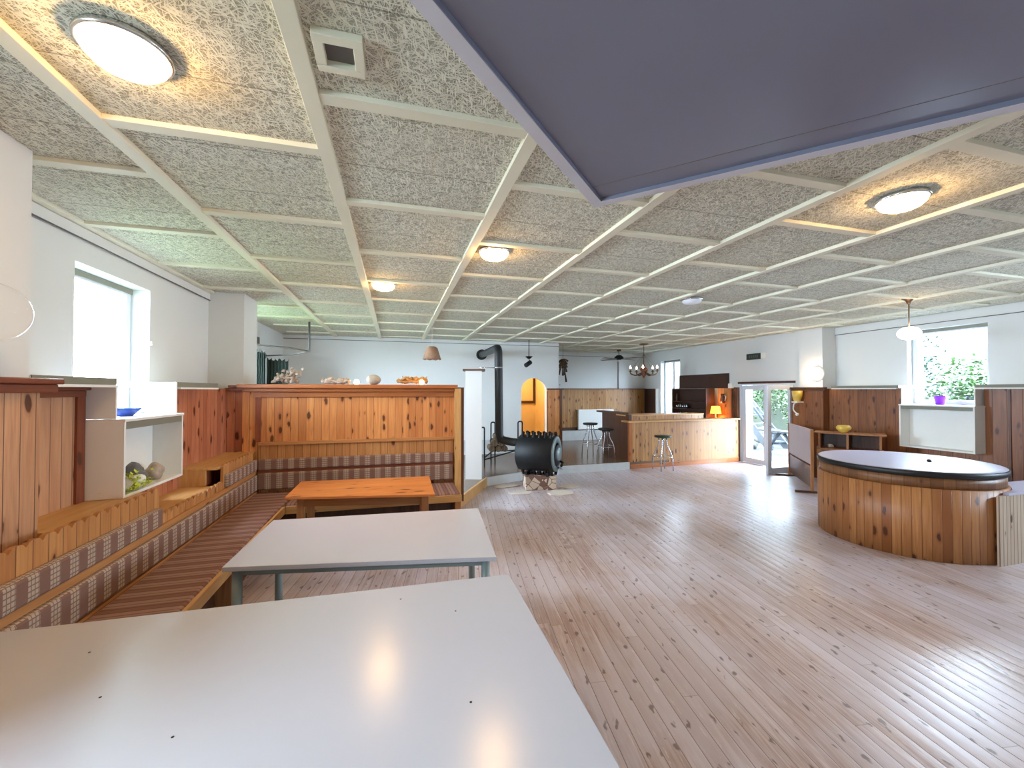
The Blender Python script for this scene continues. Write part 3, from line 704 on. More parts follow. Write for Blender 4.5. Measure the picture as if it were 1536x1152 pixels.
def lump(b, c, r, sc=(1, 1, 1), rough=0.25, sub=3, seed=0):
    rnd = random.Random(seed); t = bmesh.new(); bmesh.ops.create_icosphere(t, subdivisions=sub, radius=1)
    ph = [(Vector((rnd.uniform(-1, 1), rnd.uniform(-1, 1), rnd.uniform(-1, 1))).normalized(), rnd.uniform(2, 6), rnd.uniform(0, 6)) for _ in range(7)]
    vs = {}
    for v in t.verts:
        k = 1 + rough * sum(math.sin(p.dot(v.co) * f + o) for p, f, o in ph) / 3.2
        q = v.co * r * k; vs[v] = b.bm.verts.new((c[0] + q.x * sc[0], c[1] + q.y * sc[1], c[2] + q.z * sc[2]))
    for f in t.faces:
        nf = b.bm.faces.new([vs[v] for v in f.verts]); nf.smooth = True
    t.free(); return b
for i, (x, y, r, sc, lab, m) in enumerate((
        (-1.88, 3.62, 0.075, (0.8, 1.1, 0.75), 'rounded grey stone at the left of the white display box', 'rock'),
        (-1.93, 3.90, 0.075, (0.9, 0.8, 1.15), 'dark grey rounded pebble at the back of the display box', 'pebble'),
        (-1.90, 4.10, 0.075, (0.9, 1.0, 0.9), 'pale brown stone at the right of the display box', 'stoneA'))):
    b = B(); lump(b, (x, y, 1.02 + r * sc[2] * 0.92), r, sc, 0.22, 3, i + 3); tag(b.done('stone', M[m]), lab, 'stone')
b = B(); b.prismv([(3.525, 1.021), (3.60, 1.021), (3.565, 1.22), (3.552, 1.25)], 'x', -1.99, -1.975); tag(b.done('driftwood_shard', M['stoneA']), 'thin pointed brown shard leaning in the display box corner', 'shard')
b = B(); lump(b, (-1.86, 3.77, 1.07), 0.055, (1, 1, 0.9), 0.1, 3, 9); tag(b.done('snail_shell', M['white']), 'white patterned shell between the stones in the display box', 'shell')
# lime green trailing plant
pl = B(); rnd = random.Random(5)
for i in range(420):
    c = Vector((-1.845 + rnd.gauss(0, 0.03), 3.70 + rnd.gauss(0, 0.09), 1.022 + abs(rnd.gauss(0, 0.045))))
    c.x = min(c.x, -1.805); c.x = max(c.x, -1.99); c.y = max(c.y, 3.53); a_ = rnd.uniform(0, 6.28); L = rnd.uniform(0.022, 0.05)
    d = Vector((math.cos(a_), math.sin(a_), rnd.uniform(-0.1, 0.9))).normalized(); s_ = d.cross(Vector((0.3, 0.2, 1))).normalized() * L * 0.3
    q = [c, c + d * L * 0.5 + s_, c + d * L, c + d * L * 0.5 - s_]
    for p_ in q: p_.z = max(p_.z, 1.0215); p_.x = min(p_.x, -1.80)
    pl._new([tuple(p_) for p_ in q], [(0, 1, 2, 3)])
o = pl.done('artificial_plant', M['leaflime']); tag(o, 'lime green leafy plant lying in the white display box', 'plant')

# ------------------------------------------------------------------ tables
def metal_table(label, corners, z=0.74, legin=0.06, marks=()):
    """corners: near-left, near-right, far-right, far-left"""
    cx = sum(c[0] for c in corners) / 4; cy = sum(c[1] for c in corners) / 4
    t = thing('folding_table', label, 'table', (cx, cy, 0))
    b = B(); b.prism(corners, z - 0.028, z); top = b.done('tabletop', M['laminate'], t, bevel=0.003)
    V = [Vector((c[0], c[1], 0)) for c in corners]; cc = Vector((cx, cy, 0)); L = []
    for v in V:
        i = V.index(v); nb = [V[(i + 1) % 4], V[(i - 1) % 4]]
        p = v + sum(((q - v).normalized() * legin for q in nb), Vector((0, 0, 0))); L.append(p)
        b = B(); b.cyl(p, p + Vector((0, 0, z - 0.03)), 0.027, 16); lg = b.done('leg', M['tableleg'], t)
        b = B(); b.cyl(p, p + Vector((0, 0, 0.012)), 0.031, 14); b.done('foot_cap', M['rubber'], lg)
    b = B()
    for i, j in ((0, 3), (1, 2), (0, 1), (3, 2)):
        d = (L[j] - L[i]).normalized(); n_ = Vector((-d.y, d.x, 0)) * 0.012
        b.prism([tuple((L[i] + n_)[:2]), tuple((L[i] - n_)[:2]), tuple((L[j] - n_)[:2]), tuple((L[j] + n_)[:2])], z - 0.07, z - 0.029)
    b.done('frame', M['tableleg'], t)
    for (x, y) in marks:
        b = B(); b.lathe([(0.0001, 0.0012), (0.004, 0.0012), (0.0045, 0.0)], (x, y, z), 8); b.done('dark_speck', M['rubber'], top)
    return t
metal_table('large white table nearest the camera with small dark specks', [(-1.605, 1.12), (0.585, 1.0), (0.608, 2.224), (-1.605, 2.272)], marks=((0.03, 2.10), (0.27, 1.92), (0.24, 1.35), (-1.13, 2.0), (-0.93, 1.70), (-1.22, 1.55), (-0.62, 1.45)))
metal_table('white table on grey green legs between the nearest table and the pine table', [(-0.947, 2.749), (0.597, 2.475), (0.690, 3.534), (-0.909, 3.639)])
wt = thing('wooden_table', 'low pine table in front of the partition bench', 'table', (-0.3, 4.65, 0))
TC = [(-1.0, 4.38), (0.376, 4.12), (0.390, 5.0), (-0.997, 5.09)]
b = B('x'); b.prism(TC, 0.715, 0.74); b.done('tabletop', M['pine_table'], wt, bevel=0.003)
for px_, py_ in ((-0.88, 4.50), (0.29, 4.26), (0.31, 4.90), (-0.88, 4.98)):
    b = B(); b.box(px_ - 0.035, px_ + 0.035, py_ - 0.035, py_ + 0.035, 0, 0.714); b.done('leg', M['pine_leg'], wt, bevel=0.004)
for p, q in (((-0.845, 4.47), (0.255, 4.26)), ((-0.845, 5.0), (0.275, 4.92)), ((-0.895, 4.535), (-0.895, 4.945)), ((0.305, 4.295), (0.315, 4.865))):
    p = Vector((*p, 0)); q = Vector((*q, 0)); d = (q - p).normalized(); n_ = Vector((-d.y, d.x, 0)) * 0.011
    b = B('x' if abs(d.x) > 0.5 else 'y'); b.prism([tuple((p + n_)[:2]), tuple((p - n_)[:2]), tuple((q - n_)[:2]), tuple((q + n_)[:2])], 0.62, 0.714); b.done('apron', M['pine_leg'], wt)

# ------------------------------------------------------------------ round tub and step
tc_ = (5.87, 3.56)
tb = thing('hot_tub', 'round wood-clad tub with lavender lid and black rim', 'tub', (tc_[0], tc_[1], 0))
b = B(); b.lathe([(0.80, 0.0), (0.83, 0.004), (0.83, 0.735), (0.805, 0.74)], (*tc_, 0), 96); b.done('staved_wall', M['pine_tub'], tb)
b = B(); b.lathe([(0.80, 0.74), (0.812, 0.742), (0.812, 0.85), (0.79, 0.852)], (*tc_, 0), 96); b.done('upper_band', M['pine_tubband'], tb)
b = B(); b.lathe([(0.76, 0.848), (0.822, 0.850), (0.834, 0.862), (0.834, 0.903), (0.824, 0.912), (0.76, 0.905)], (*tc_, 0), 96); b.done('rim', M['rubber'], tb)
b = B(); b.lathe([(0.0005, 0.922), (0.4, 0.921), (0.79, 0.918), (0.815, 0.916), (0.822, 0.908), (0.815, 0.900), (0.0005, 0.900)], (*tc_, 0), 96); b.done('lid', M['lid'], tb)
b = B(); b.lathe([(0.0005, 0.95), (0.012, 0.948), (0.02, 0.94), (0.022, 0.922), (0.0005, 0.922)], (5.97, 3.36, 0), 16); b.done('lid_knob', M['rubber'], tb)
st = thing('slatted_step', 'low slat-fronted step with white top joined to the right of the tub', 'step', (6.9, 3.2, 0))
b = B(); b.box(5.78, 8.0, 2.690, 2.715, 0, 0.695); b.done('slat_front', M['pine_slat'], st)
hug = [(tc_[0] + 0.838 * math.cos(R(t)), tc_[1] + 0.838 * math.sin(R(t))) for t in (-40, -50, -60, -70, -80, -88)]
b = B(); b.prism([(5.90, 2.68), (8.02, 2.68), (8.02, 3.02)] + hug, 0.695, 0.72); b.done('top_board', M['lid'], st, bevel=0.003)
b = B(); b.box(7.98, 8.0, 2.716, 3.0, 0, 0.695); b.done('end_panel', M['pine_slat'], st)

# ------------------------------------------------------------------ stove
so = Vector((2.50, 7.12, 0))
bs = thing('stone_plinth', 'square stone mosaic plinth under the black stove', 'plinth', so)
az = math.atan2(-0.62, 0.79)
b = B(); b.obox(so + Vector((0, 0.0, 0.12)), (0.54, 0.44, 0.24), az * 0.25); b.done('block', M['mosaic'], bs, bevel=0.01)
sv = thing('wood_stove', 'black barrel-shaped wood stove with curved tubes on the stone plinth', 'stove', so + Vector((0, 0, 0.24)))
ax = Vector((math.cos(az), math.sin(az), 0)); sd = Vector((-ax.y, ax.x, 0)); zz = Vector((0, 0, 1))
sc_ = so + zz * 0.62
MX = Matrix((sd, zz, ax)).transposed()
Rb = 0.32
b = B(); b.lathe([(0.001, -0.35), (Rb - 0.02, -0.35), (Rb, -0.335), (Rb, 0.31), (Rb - 0.015, 0.325)], sc_, 48, MX); b.done('barrel', M['black_iron'], sv)
b = B(); b.lathe([(Rb - 0.012, 0.322), (Rb - 0.012, 0.34), (0.20, 0.345), (0.20, 0.322)], sc_, 48, MX); fp = b.done('front_plate', M['grey_iron'], sv)
b = B(); b.lathe([(0.001, 0.372), (0.10, 0.372), (0.185, 0.36), (0.20, 0.335), (0.001, 0.335)], sc_ - zz * 0.03, 36, MX); dr = b.done('door', M['black_iron'], sv)
b = B(); b.lathe([(0.001, 0.385), (0.11, 0.384), (0.12, 0.37)], sc_ + zz * 0.0, 28, MX); b.done('door_plate', M['grey_iron'], dr)
b = B(); b.tube([sc_ + ax * 0.37 - zz * 0.14 + sd * 0.1, sc_ + ax * 0.43 - zz * 0.17 + sd * 0.08, sc_ + ax * 0.43 - zz * 0.2 - sd * 0.05], 0.022, 10); b.done('door_handle', M['black_iron'], dr)
b = B(); b.tube([sc_ + ax * 0.33 - zz * 0.24, sc_ + ax * 0.44 - zz * 0.26], 0.018, 8); b.done('air_valve', M['steel'], sv)
for i in range(6):
    for side in (-1, 1):
        off = -0.275 + 0.108 * i + (0.03 if side > 0 else 0)
        for top in (1, -1):
            th = R(90 - 17 * side) * top
            rad_ = sd * math.cos(th) + zz * math.sin(th); tan = (sd * math.sin(th) - zz * math.cos(th)) * (-side * top)
            p0 = sc_ + ax * off + rad_ * (Rb - 0.04) - tan * 0.05
            p1 = sc_ + ax * off + rad_ * (Rb + 0.02) + tan * 0.015
            p2 = sc_ + ax * off + rad_ * (Rb + 0.052) + tan * 0.055
            b = B(); b.tube([p0, p1, p2], 0.028, 12); b.done('convection_tube', M['black_iron'], sv)
for i in (-1, 1):
    b = B(); b.box(-0.01, 0.01, -0.01, 0.01, -0.1, 0.1); 
    b2 = B(); c = sc_ + ax * 0.2 * i - zz * 0.355; b2.obox(c, (0.04, 0.3, 0.06), az); b2.done('foot', M['black_iron'], sv); b.bm.free()
# flue
fl = thing('stove_pipe', 'dark stove pipe rising from the stove and bending into the rear wall', 'stove pipe', (1.84, 7.45, 0.84))
def bend(pts, r=0.14, n=6):
    pts = [Vector(p) for p in pts]; out = [pts[0]]
    for i in range(1, len(pts) - 1):
        a_, p, c_ = pts[i - 1], pts[i], pts[i + 1]; rr = min(r, (a_ - p).length * 0.45, (c_ - p).length * 0.45)
        s_ = p + (a_ - p).normalized() * rr; e_ = p + (c_ - p).normalized() * rr
        for k in range(n + 1):
            t = k / n; out.append(s_ * (1 - t) ** 2 + p * 2 * t * (1 - t) + e_ * t * t)
    out.append(pts[-1]); return out
bk = sc_ - ax * 0.35 + zz * 0.17
b = B(); b.tube(bend([bk, bk - ax * 0.18, (1.86, 7.50, 0.84), (1.84, 7.5, 2.54), (2.085, 10.24, 2.64)], 0.16), 0.075, 18); b.done('pipe', M['pipe'], fl)
b = B(); b.cyl((2.085, 10.22, 2.64), (2.087, 10.30, 2.642), 0.13, 28); b.done('wall_rosette', M['pipe'], fl)
b = B(); b.cyl((1.84, 7.5, 2.155), (1.84, 7.5, 2.18), 0.08, 20); b.tube([(1.84, 7.5, 2.165), (1.5, 7.55, 2.165)], 0.007, 6); b.done('clamp_bar', M['steel'], fl)
rnd = random.Random(8)
for i, (x, y, r, lab) in enumerate(((2.08, 6.80, 0.22, 'flat flagstone on the floor left of the stove plinth'), (2.72, 6.62, 0.30, 'large flat flagstone on the floor in front of the stove plinth'), (3.05, 7.05, 0.24, 'flat flagstone on the floor right of the stove plinth'), (1.95, 7.35, 0.25, 'flat flagstone on the floor behind left of the stove plinth'))):
    n = 7; poly = [(x + r * rnd.uniform(0.7, 1.15) * math.cos(2 * math.pi * k / n), y + r * 0.62 * rnd.uniform(0.7, 1.15) * math.sin(2 * math.pi * k / n)) for k in range(n)]
    b = B(); b.prism(poly, 0.0, 0.018); tag(b.done('flagstone', M['slab'], bevel=0.004), lab, 'flagstone', 'flagstones around the stove')

# log rack behind the stove
lr = thing('log_rack', 'tubular black log rack with firewood behind the stove pipe', 'log rack', (2.1, 8.7, 0.15))
def hoop(x, y, wx, wy, h):
    p = [(x, y, 0.15), (x, y, h), (x + wx, y + wy, h), (x + wx, y + wy, 0.15)]
    b = B(); b.tube(bend(p, 0.06), 0.016, 10); b.done('hoop', M['black_iron'], lr)
hoop(1.80, 8.55, -0.2, -0.25, 0.98); hoop(2.02, 8.9, 0.09, 0.0, 1.05); hoop(2.62, 8.85, 0.10, 0.0, 1.06)
b = B(); b.tube([(1.80, 8.55, 0.34), (2.05, 8.9, 0.42), (2.70, 8.86, 0.42)], 0.014, 8); b.tube([(1.80, 8.55, 0.30), (2.70, 8.80, 0.46)], 0.014, 8); b.done('support_bars', M['black_iron'], lr)
for i, (x, z) in enumerate(((1.98, 0.50), (2.12, 0.50), (2.26, 0.50), (2.04, 0.62), (2.19, 0.62), (2.10, 0.74))):
    b = B('y'); b.tube([(x, 8.62, z), (x + 0.05, 9.06, z)], 0.066, 12); tag(b.done('firewood_log', M['bark']), 'brown firewood log stacked on the black rack', 'log', 'firewood on the log rack')

# ------------------------------------------------------------------ bar
br = thing('bar_counter', 'pine-clad bar counter with raised top and dark left wing', 'bar counter', (6.6, 8.8, 0))
b = B(); b.prism([(5.05, 8.24), (8.13, 8.38), (8.13, 8.44), (5.05, 8.30)], 0.0, 1.03); b.done('front_panel', M['pine_bar'], br)
b = B('x'); b.prism([(5.03, 8.22), (8.13, 8.36), (8.13, 8.375), (5.03, 8.235)], 0.0, 0.10); b.done('plinth_board', M['pine_trim'], br, bevel=0.003)
b = B('x'); b.prism([(4.96, 8.17), (8.13, 8.31), (8.13, 8.62), (4.96, 8.48)], 1.03, 1.065); b.done('ledge', M['pine_shelf'], br, bevel=0.006)
b = B(); b.prism([(5.07, 8.445), (7.25, 8.54), (7.25, 8.58), (5.07, 8.485)], 1.065, 1.16); b.done('upper_strip', M['pine_bar'], br)
b = B('x'); b.prism([(5.03, 8.425), (7.25, 8.52), (7.25, 8.92), (5.03, 8.825)], 1.16, 1.19); b.done('counter_top', M['pine_shelf'], br, bevel=0.006)
b = B(); b.prism([(5.05, 8.30), (5.12, 8.30), (5.12, 9.55), (5.05, 9.55)], 0.15, 1.20); b.done('left_wing', M['darkwood'], br)
b = B('y'); b.prism([(4.94, 8.50), (5.16, 8.50), (5.16, 9.65), (4.94, 9.65)], 1.20, 1.24); b.done('wing_top', M['darkwood'], br)
b = B(); b.box(5.02, 5.09, 8.225, 8.30, 0, 1.03); b.done('corner_post', M['pine_trim'], br)

# back bar against the door wall
bb = thing('back_bar_cabinet', 'dark brown shelf cabinet behind the bar with a lamp-lit niche', 'cabinet', (7.95, 9.8, 0))
b = B(); b.box(8.02, 8.05, 9.08, 10.45, 1.0, 1.79); b.done('back_board', M['dark'], bb)
for z in (1.0, 1.22, 1.42, 1.77):
    b = B('y'); b.box(7.80, 8.02, 9.09, 10.44, z, z + 0.02); b.done('shelf_board', M['darkwood'], bb)
for y in (9.07, 10.43):
    b = B(); b.box(7.78, 8.05, y, y + 0.02, 1.0, 1.80); b.done('side_board', M['darkwood'], bb)
b = B(); b.box(8.14, 8.17, 8.58, 9.06, 1.0, 1.80); b.done('niche_back', M['pine_orange'], bb)
b = B(); b.box(8.10, 8.14, 8.55, 8.58, 1.0, 1.80); b.done('niche_side', M['pine_dark'], bb)
b = B(); b.box(7.70, 8.14, 8.66, 10.45, 0.96, 1.0); b.done('worktop', M['pine_trim'], bb)
b = B(); b.box(7.75, 8.13, 8.67, 10.43, 0.15, 0.96); b.done('base_cabinet', M['darkwood'], bb)
b = B(); b.box(8.165, 8.195, 8.72, 10.62, 1.80, 2.185); tag(b.done('wall_board', M['dark']), 'large plain brown board on the wall above the back bar', 'board')
for r_, (z, n) in enumerate(((1.021, 7), (1.241, 6))):
    for i in range(n):
        y = 10.36 - i * 0.085; b = B(); h = 0.09 + 0.02 * ((i * 7) % 3)
        b.lathe([(0.001, 0.0), (0.028, 0.0), (0.030, h), (0.026, h), (0.024, 0.008), (0.001, 0.008)], (7.88, y, z), 14)
        tag(b.done('drinking_glass', M['steel']), ('silvery tumbler on the lowest shelf of the dark back bar', 'silvery tumbler on the middle shelf of the dark back bar')[r_], 'glass', ('glasses on the lowest back bar shelf', 'glasses on the middle back bar shelf')[r_])
b = B(); b.lathe([(0.001, 0), (0.03, 0), (0.03, 0.13), (0.012, 0.18), (0.012, 0.22), (0.001, 0.22)], (7.88, 10.36, 1.441), 14); tag(b.done('bottle', M['bark']), 'brown bottle on the top shelf of the back bar', 'bottle')
tl = thing('table_lamp', 'small lamp with glowing orange shade in the bar niche', 'lamp', (7.93, 8.90, 1.0))
b = B(); b.lathe([(0.001, 0), (0.06, 0), (0.06, 0.012), (0.015, 0.03), (0.012, 0.16), (0.001, 0.16)], (7.93, 8.90, 1.001), 20); b.done('base', M['bronze'], tl)
b = B(); b.lathe([(0.135, 0.15), (0.10, 0.34), (0.097, 0.34), (0.132, 0.15)], (7.93, 8.90, 1.001), 28); b.done('lamp_shade', M['shade'], tl)
lt = bpy.data.lights.new('lamp_bulb', 'POINT'); lt.energy = 7; lt.color = (1, 0.66, 0.34); lt.shadow_soft_size = 0.03
lo = bpy.data.objects.new('lamp_bulb', lt); C.objects.link(lo); lo.location = (7.93, 8.90, 1.24)
jg = thing('jug', 'tall brown jug hanging on the wall of the bar niche', 'jug', (8.10, 8.82, 1.45))
b = B(); b.lathe([(0.001, 0), (0.05, 0), (0.06, 0.08), (0.035, 0.18), (0.045, 0.24), (0.04, 0.24), (0.001, 0.2)], (8.07, 8.82, 1.42), 18); b.done('body', M['pine_darktrim'], jg)
b = B(); b.tube(bend([(8.08, 8.78, 1.62), (8.08, 8.71, 1.60), (8.08, 8.75, 1.48)], 0.04), 0.008, 8); b.done('handle', M['white'], jg)
b = B(); b.box(8.13, 8.2, 8.56, 8.70, 1.80, 1.92); tag(b.done('switch_box', M['white'], bevel=0.006), 'small white box on the wall left of the patio door', 'box')
# bar stools
def stool(loc, seatmat, label, h=0.76, base=0.0):
    x, y = loc; t = thing('bar_stool', label, 'stool', (x, y, base))
    b = B(); b.lathe([(0.001, h - 0.05), (0.15, h - 0.05), (0.175, h - 0.04), (0.18, h - 0.012), (0.165, h), (0.001, h + 0.004)], (x, y, base), 32); b.done('seat', seatmat, t)
    for k in range(4):
        a_ = math.pi / 4 + k * math.pi / 2; ca, sa = math.cos(a_), math.sin(a_)
        p = [(x + ca * 0.08, y + sa * 0.08, base + h - 0.05), (x + ca * 0.085, y + sa * 0.085, base + h - 0.2), (x + ca * 0.20, y + sa * 0.20, base + 0.32), (x + ca * 0.215, y + sa * 0.215, base + 0.0)]
        b = B(); b.tube(bend(p, 0.12), 0.012, 10); b.done('leg', M['steel'], t)
    b = B(); n = 32; b.tube([(x + 0.205 * math.cos(2 * math.pi * k / n), y + 0.205 * math.sin(2 * math.pi * k / n), base + 0.30) for k in range(n + 1)], 0.008, 8); b.done('foot_ring', M['steel'], t)
stool((5.66, 7.93), M['stoolgreen'], 'green topped bar stool standing before the bar front')
stool((4.62, 9.35), M['stoolblack'], 'black topped bar stool near the white wall heater', 0.80, 0.15)
stool((4.72, 8.75), M['stoolblack'], 'black topped bar stool close to the front corner of the bar', 0.72, 0.15)
# heater on the far wall
ht = thing('wall_heater', 'flat white panel heater on the far pine wainscot', 'heater', (6.3, 12.38, 0.6))
b = B(); b.box(5.68, 6.95, 12.34, 12.43, 0.48, 1.12); b.done('panel', M['white'], ht, bevel=0.01)
for x in (5.9, 6.7):
    b = B(); b.box(x, x + 0.05, 12.42, 12.445, 0.55, 1.05); b.done('bracket', M['greyplate'], ht)
# glasses on the far wainscot
for i in range(5):
    x = 4.72 + i * 0.085; b = B(); b.lathe([(0.001, 0), (0.028, 0), (0.028, 0.004), (0.004, 0.01), (0.004, 0.06), (0.03, 0.09), (0.028, 0.13), (0.026, 0.13), (0.001, 0.07)], (x, 12.43, 1.811 if x > 4.74 else 1.811), 14)
    tag(b.done('wine_glass', M['clear']), 'small clear wine glass on the far wainscot ledge', 'glass', 'wine glasses on the far ledge')
# picture in the yellow room
b = B('x'); fx0, fx1 = 3.30, 3.98; b.box(3.30, 3.36, 11.66, 11.70, 1.36, 2.6).box(3.92, 3.98, 11.66, 11.70, 1.36, 2.6).box(3.36, 3.92, 11.66, 11.70, 1.36, 1.44).box(3.36, 3.92, 11.66, 11.70, 2.52, 2.6)
pf = thing('picture_frame', 'brown wooden frame hanging in the yellow room behind the arch', 'picture frame', (3.6, 11.69, 1.36))
b.done('frame', M['darkwood'], pf)
b = B(); b.box(3.36, 3.92, 11.685, 11.69, 1.44, 2.52); b.done('panel', M['yellow'], pf)

# ------------------------------------------------------------------ board on feet, shelf unit, wall lamp right
nb = thing('notice_board', 'lavender brown standing board on wooden feet beside the patio door', 'notice board', (7.3, 6.06, 0))
pA, pB_ = Vector((7.77, 6.69, 0)), Vector((6.84, 5.47, 0)); dv = (pB_ - pA).normalized(); rz = math.atan2(dv.y, dv.x); mid = (pA + pB_) / 2; Ln = (pB_ - pA).length
b = B(); b.obox(mid + zz * 0.78, (Ln - 0.06, 0.03, 0.60), rz); b.done('board', M['plum'], nb, bevel=0.004)
b = B(); b.obox(mid + zz * 0.27, (Ln - 0.06, 0.02, 0.36), rz); b.done('lower_panel', M['darkwood'], nb)
for p in (pA, pB_):
    b = B(); b.obox(p + zz * 0.545, (0.045, 0.045, 1.07), rz); b.done('post', M['pine_leg'], nb, bevel=0.004)
    b = B(); b.obox(p + zz * 0.018, (0.05, 0.5, 0.035), rz); b.done('foot', M['darkwood'], nb, bevel=0.004)
su = thing('shelf_unit', 'open pine shelf unit behind the tub with a yellow vase on top', 'shelf', (7.4, 5.3, 0))
sA, sB = Vector((7.10, 5.60, 0)), Vector((7.60, 4.86, 0)); d2 = (sB - sA).normalized(); r2_ = math.atan2(d2.y, d2.x); nn2 = Vector((-d2.y, d2.x, 0)); L2 = (sB - sA).length
m2 = (sA + sB) / 2 + nn2 * 0.17
b = B('x'); b.obox(m2 + zz * 1.01, (L2 + 0.06, 0.36, 0.025), r2_); b.done('top_board', M['pine_leg'], su, bevel=0.003)
for t in (0.05, 0.48, 0.95):
    b = B(); b.obox(sA + d2 * L2 * t + nn2 * 0.17 + zz * 0.873, (0.03, 0.32, 0.248), r2_); b.done('upright', M['pine_leg'], su)
b = B('x'); b.obox(m2 + zz * 0.735, (L2, 0.34, 0.025), r2_); b.done('shelf_board', M['pine_leg'], su)
b = B(); b.obox(m2 + zz * 0.36, (L2 - 0.01, 0.32, 0.72), r2_); b.done('cabinet', M['pine_tub'], su)
b = B(); b.obox(m2 + nn2 * 0.165 + zz * 0.875, (L2 - 0.04, 0.01, 0.245), r2_); b.done('back_board', M['darkwood'], su)
vp = sA + d2 * L2 * 0.42 + nn2 * 0.15
b = B(); b.lathe([(0.001, 0), (0.05, 0), (0.055, 0.01), (0.10, 0.055), (0.108, 0.085), (0.09, 0.115), (0.075, 0.125), (0.07, 0.12), (0.085, 0.085), (0.05, 0.02), (0.001, 0.02)], (vp.x, vp.y, 1.0225), 32)
tag(b.done('vase', M['vase']), 'squat yellow vase on top of the shelf unit', 'vase')
vq = sA + d2 * L2 * 0.22 + nn2 * 0.08
b = B(); lump(b, (vq.x, vq.y, 0.785), 0.045, (1.2, 0.9, 0.8), 0.2, 3, 31); tag(b.done('stone', M['rock']), 'pale stone inside the left compartment of the shelf unit', 'stone')
wlm = thing('wall_lamp', 'small amber glass wall lamp with white curved arm beside the patio door', 'wall lamp', (8.1, 6.62, 1.5))
b = B(); b.lathe([(0.055, 0.0), (0.085, 0.10), (0.095, 0.22), (0.09, 0.22), (0.08, 0.10), (0.05, 0.0)], (8.0, 6.70, 1.52), 22); b.done('glass_shade', M['vase'], wlm)
b = B(); b.tube(bend([(8.09, 6.70, 1.50), (7.94, 6.72, 1.50), (7.94, 6.75, 1.34), (7.97, 6.68, 1.26)], 0.08), 0.013, 8); b.sphere((7.97, 6.68, 1.25), 0.032, 12, 8); b.done('arm', M['white'], wlm)
b = B(); b.box(7.92, 8.1, 6.64, 6.76, 1.492, 1.52); b.done('bracket', M['white'], wlm)

# ------------------------------------------------------------------ lamps
def ceiling_lamp(x, y, mat, label):
    t = thing('ceiling_lamp', label, 'ceiling lamp', (x, y, H))
    b = B(); b.lathe([(0.120, -0.002), (0.134, -0.004), (0.141, -0.020), (0.139, -0.031), (0.127, -0.033), (0.121, -0.018)], (x, y, H), 48); b.done('metal_ring', M['steel'], t)
    b = B(); b.lathe([(0.126, -0.030), (0.120, -0.050), (0.100, -0.070), (0.07, -0.083), (0.035, -0.090), (0.0005, -0.092)], (x, y, H), 48); b.done('glass_dome', mat, t)
    b = B(); b.lathe([(0.0005, -0.002), (0.118, -0.002), (0.118, -0.016), (0.0005, -0.016)], (x, y, H), 32); b.done('base_plate', M['white'], t)
    return t
c1 = ceiling_lamp(-0.945, 1.815, M['dome'], 'largest lit round ceiling lamp at the top left of the picture')
dup(c1, (0.845, 3.60, H), 'lit round ceiling lamp in the middle of the ceiling, right of the third batten')
dup(c1, (-0.135, 5.06, H), 'farthest lit round ceiling lamp, above the bench partition')
dup(c1, (3.14, 1.89, H), 'lit round ceiling lamp at right beside the dark ceiling panel')
ceiling_lamp(3.88, 4.78, M['opal'], 'unlit white round ceiling lamp far from the dark panel')
# opal pendant
pd = thing('pendant_lamp', 'lit white opal globe pendant in front of the right window', 'pendant lamp', (6.70, 3.97, H))
b = B(); b.lathe([(0.0005, -0.085), (0.02, -0.08), (0.03, -0.05), (0.045, -0.03), (0.075, -0.012), (0.075, 0.0), (0.0005, 0.0)], (6.70, 3.97, H), 24); b.done('ceiling_rose', M['bronze'], pd)
b = B(); b.tube([(6.70, 3.97, 2.93), (6.70, 3.97, 2.6)], 0.008, 8); b.done('rod', M['bronze'], pd)
b = B(); b.sphere((6.70, 3.97, 2.52), 0.125, 32, 16, (1, 1, 0.70)); b.done('glass_globe', M['globe'], pd)
# sconce globe
sg = thing('wall_lamp', 'lit round globe lamp on the right pillar', 'wall lamp', (8.15, 6.39, 2.08))
b = B(); b.lathe([(0.0005, 0.0), (0.16, 0.0), (0.16, 0.012), (0.07, 0.04), (0.0005, 0.04)], (8.149, 6.39, 2.08), 32, Matrix(((0, 0, -1), (0, 1, 0), (1, 0, 0)))); b.done('wall_plate', M['wall'], sg)
b = B(); b.sphere((8.0, 6.39, 2.08), 0.125, 28, 16); b.done('glass_globe', M['globe'], sg)
# clear glass globe on the first pillar
gg = thing('wall_lamp', 'clear unlit glass globe lamp on the pillar at the left edge', 'wall lamp', (-1.83, 2.335, 2.09))
b = B(); b.sphere((-1.69, 2.335, 2.09), 0.13, 36, 20); b.done('glass_globe', M['clear'], gg)
b = B(); b.cyl((-1.829, 2.335, 2.09), (-1.80, 2.335, 2.09), 0.05, 20); b.cyl((-1.80, 2.335, 2.09), (-1.76, 2.335, 2.09), 0.02, 14); b.done('wall_plate', M['bronze'], gg)
b = B(); b.sphere((-1.72, 2.335, 2.09), 0.028, 14, 10); b.done('bulb', M['opal'], gg)
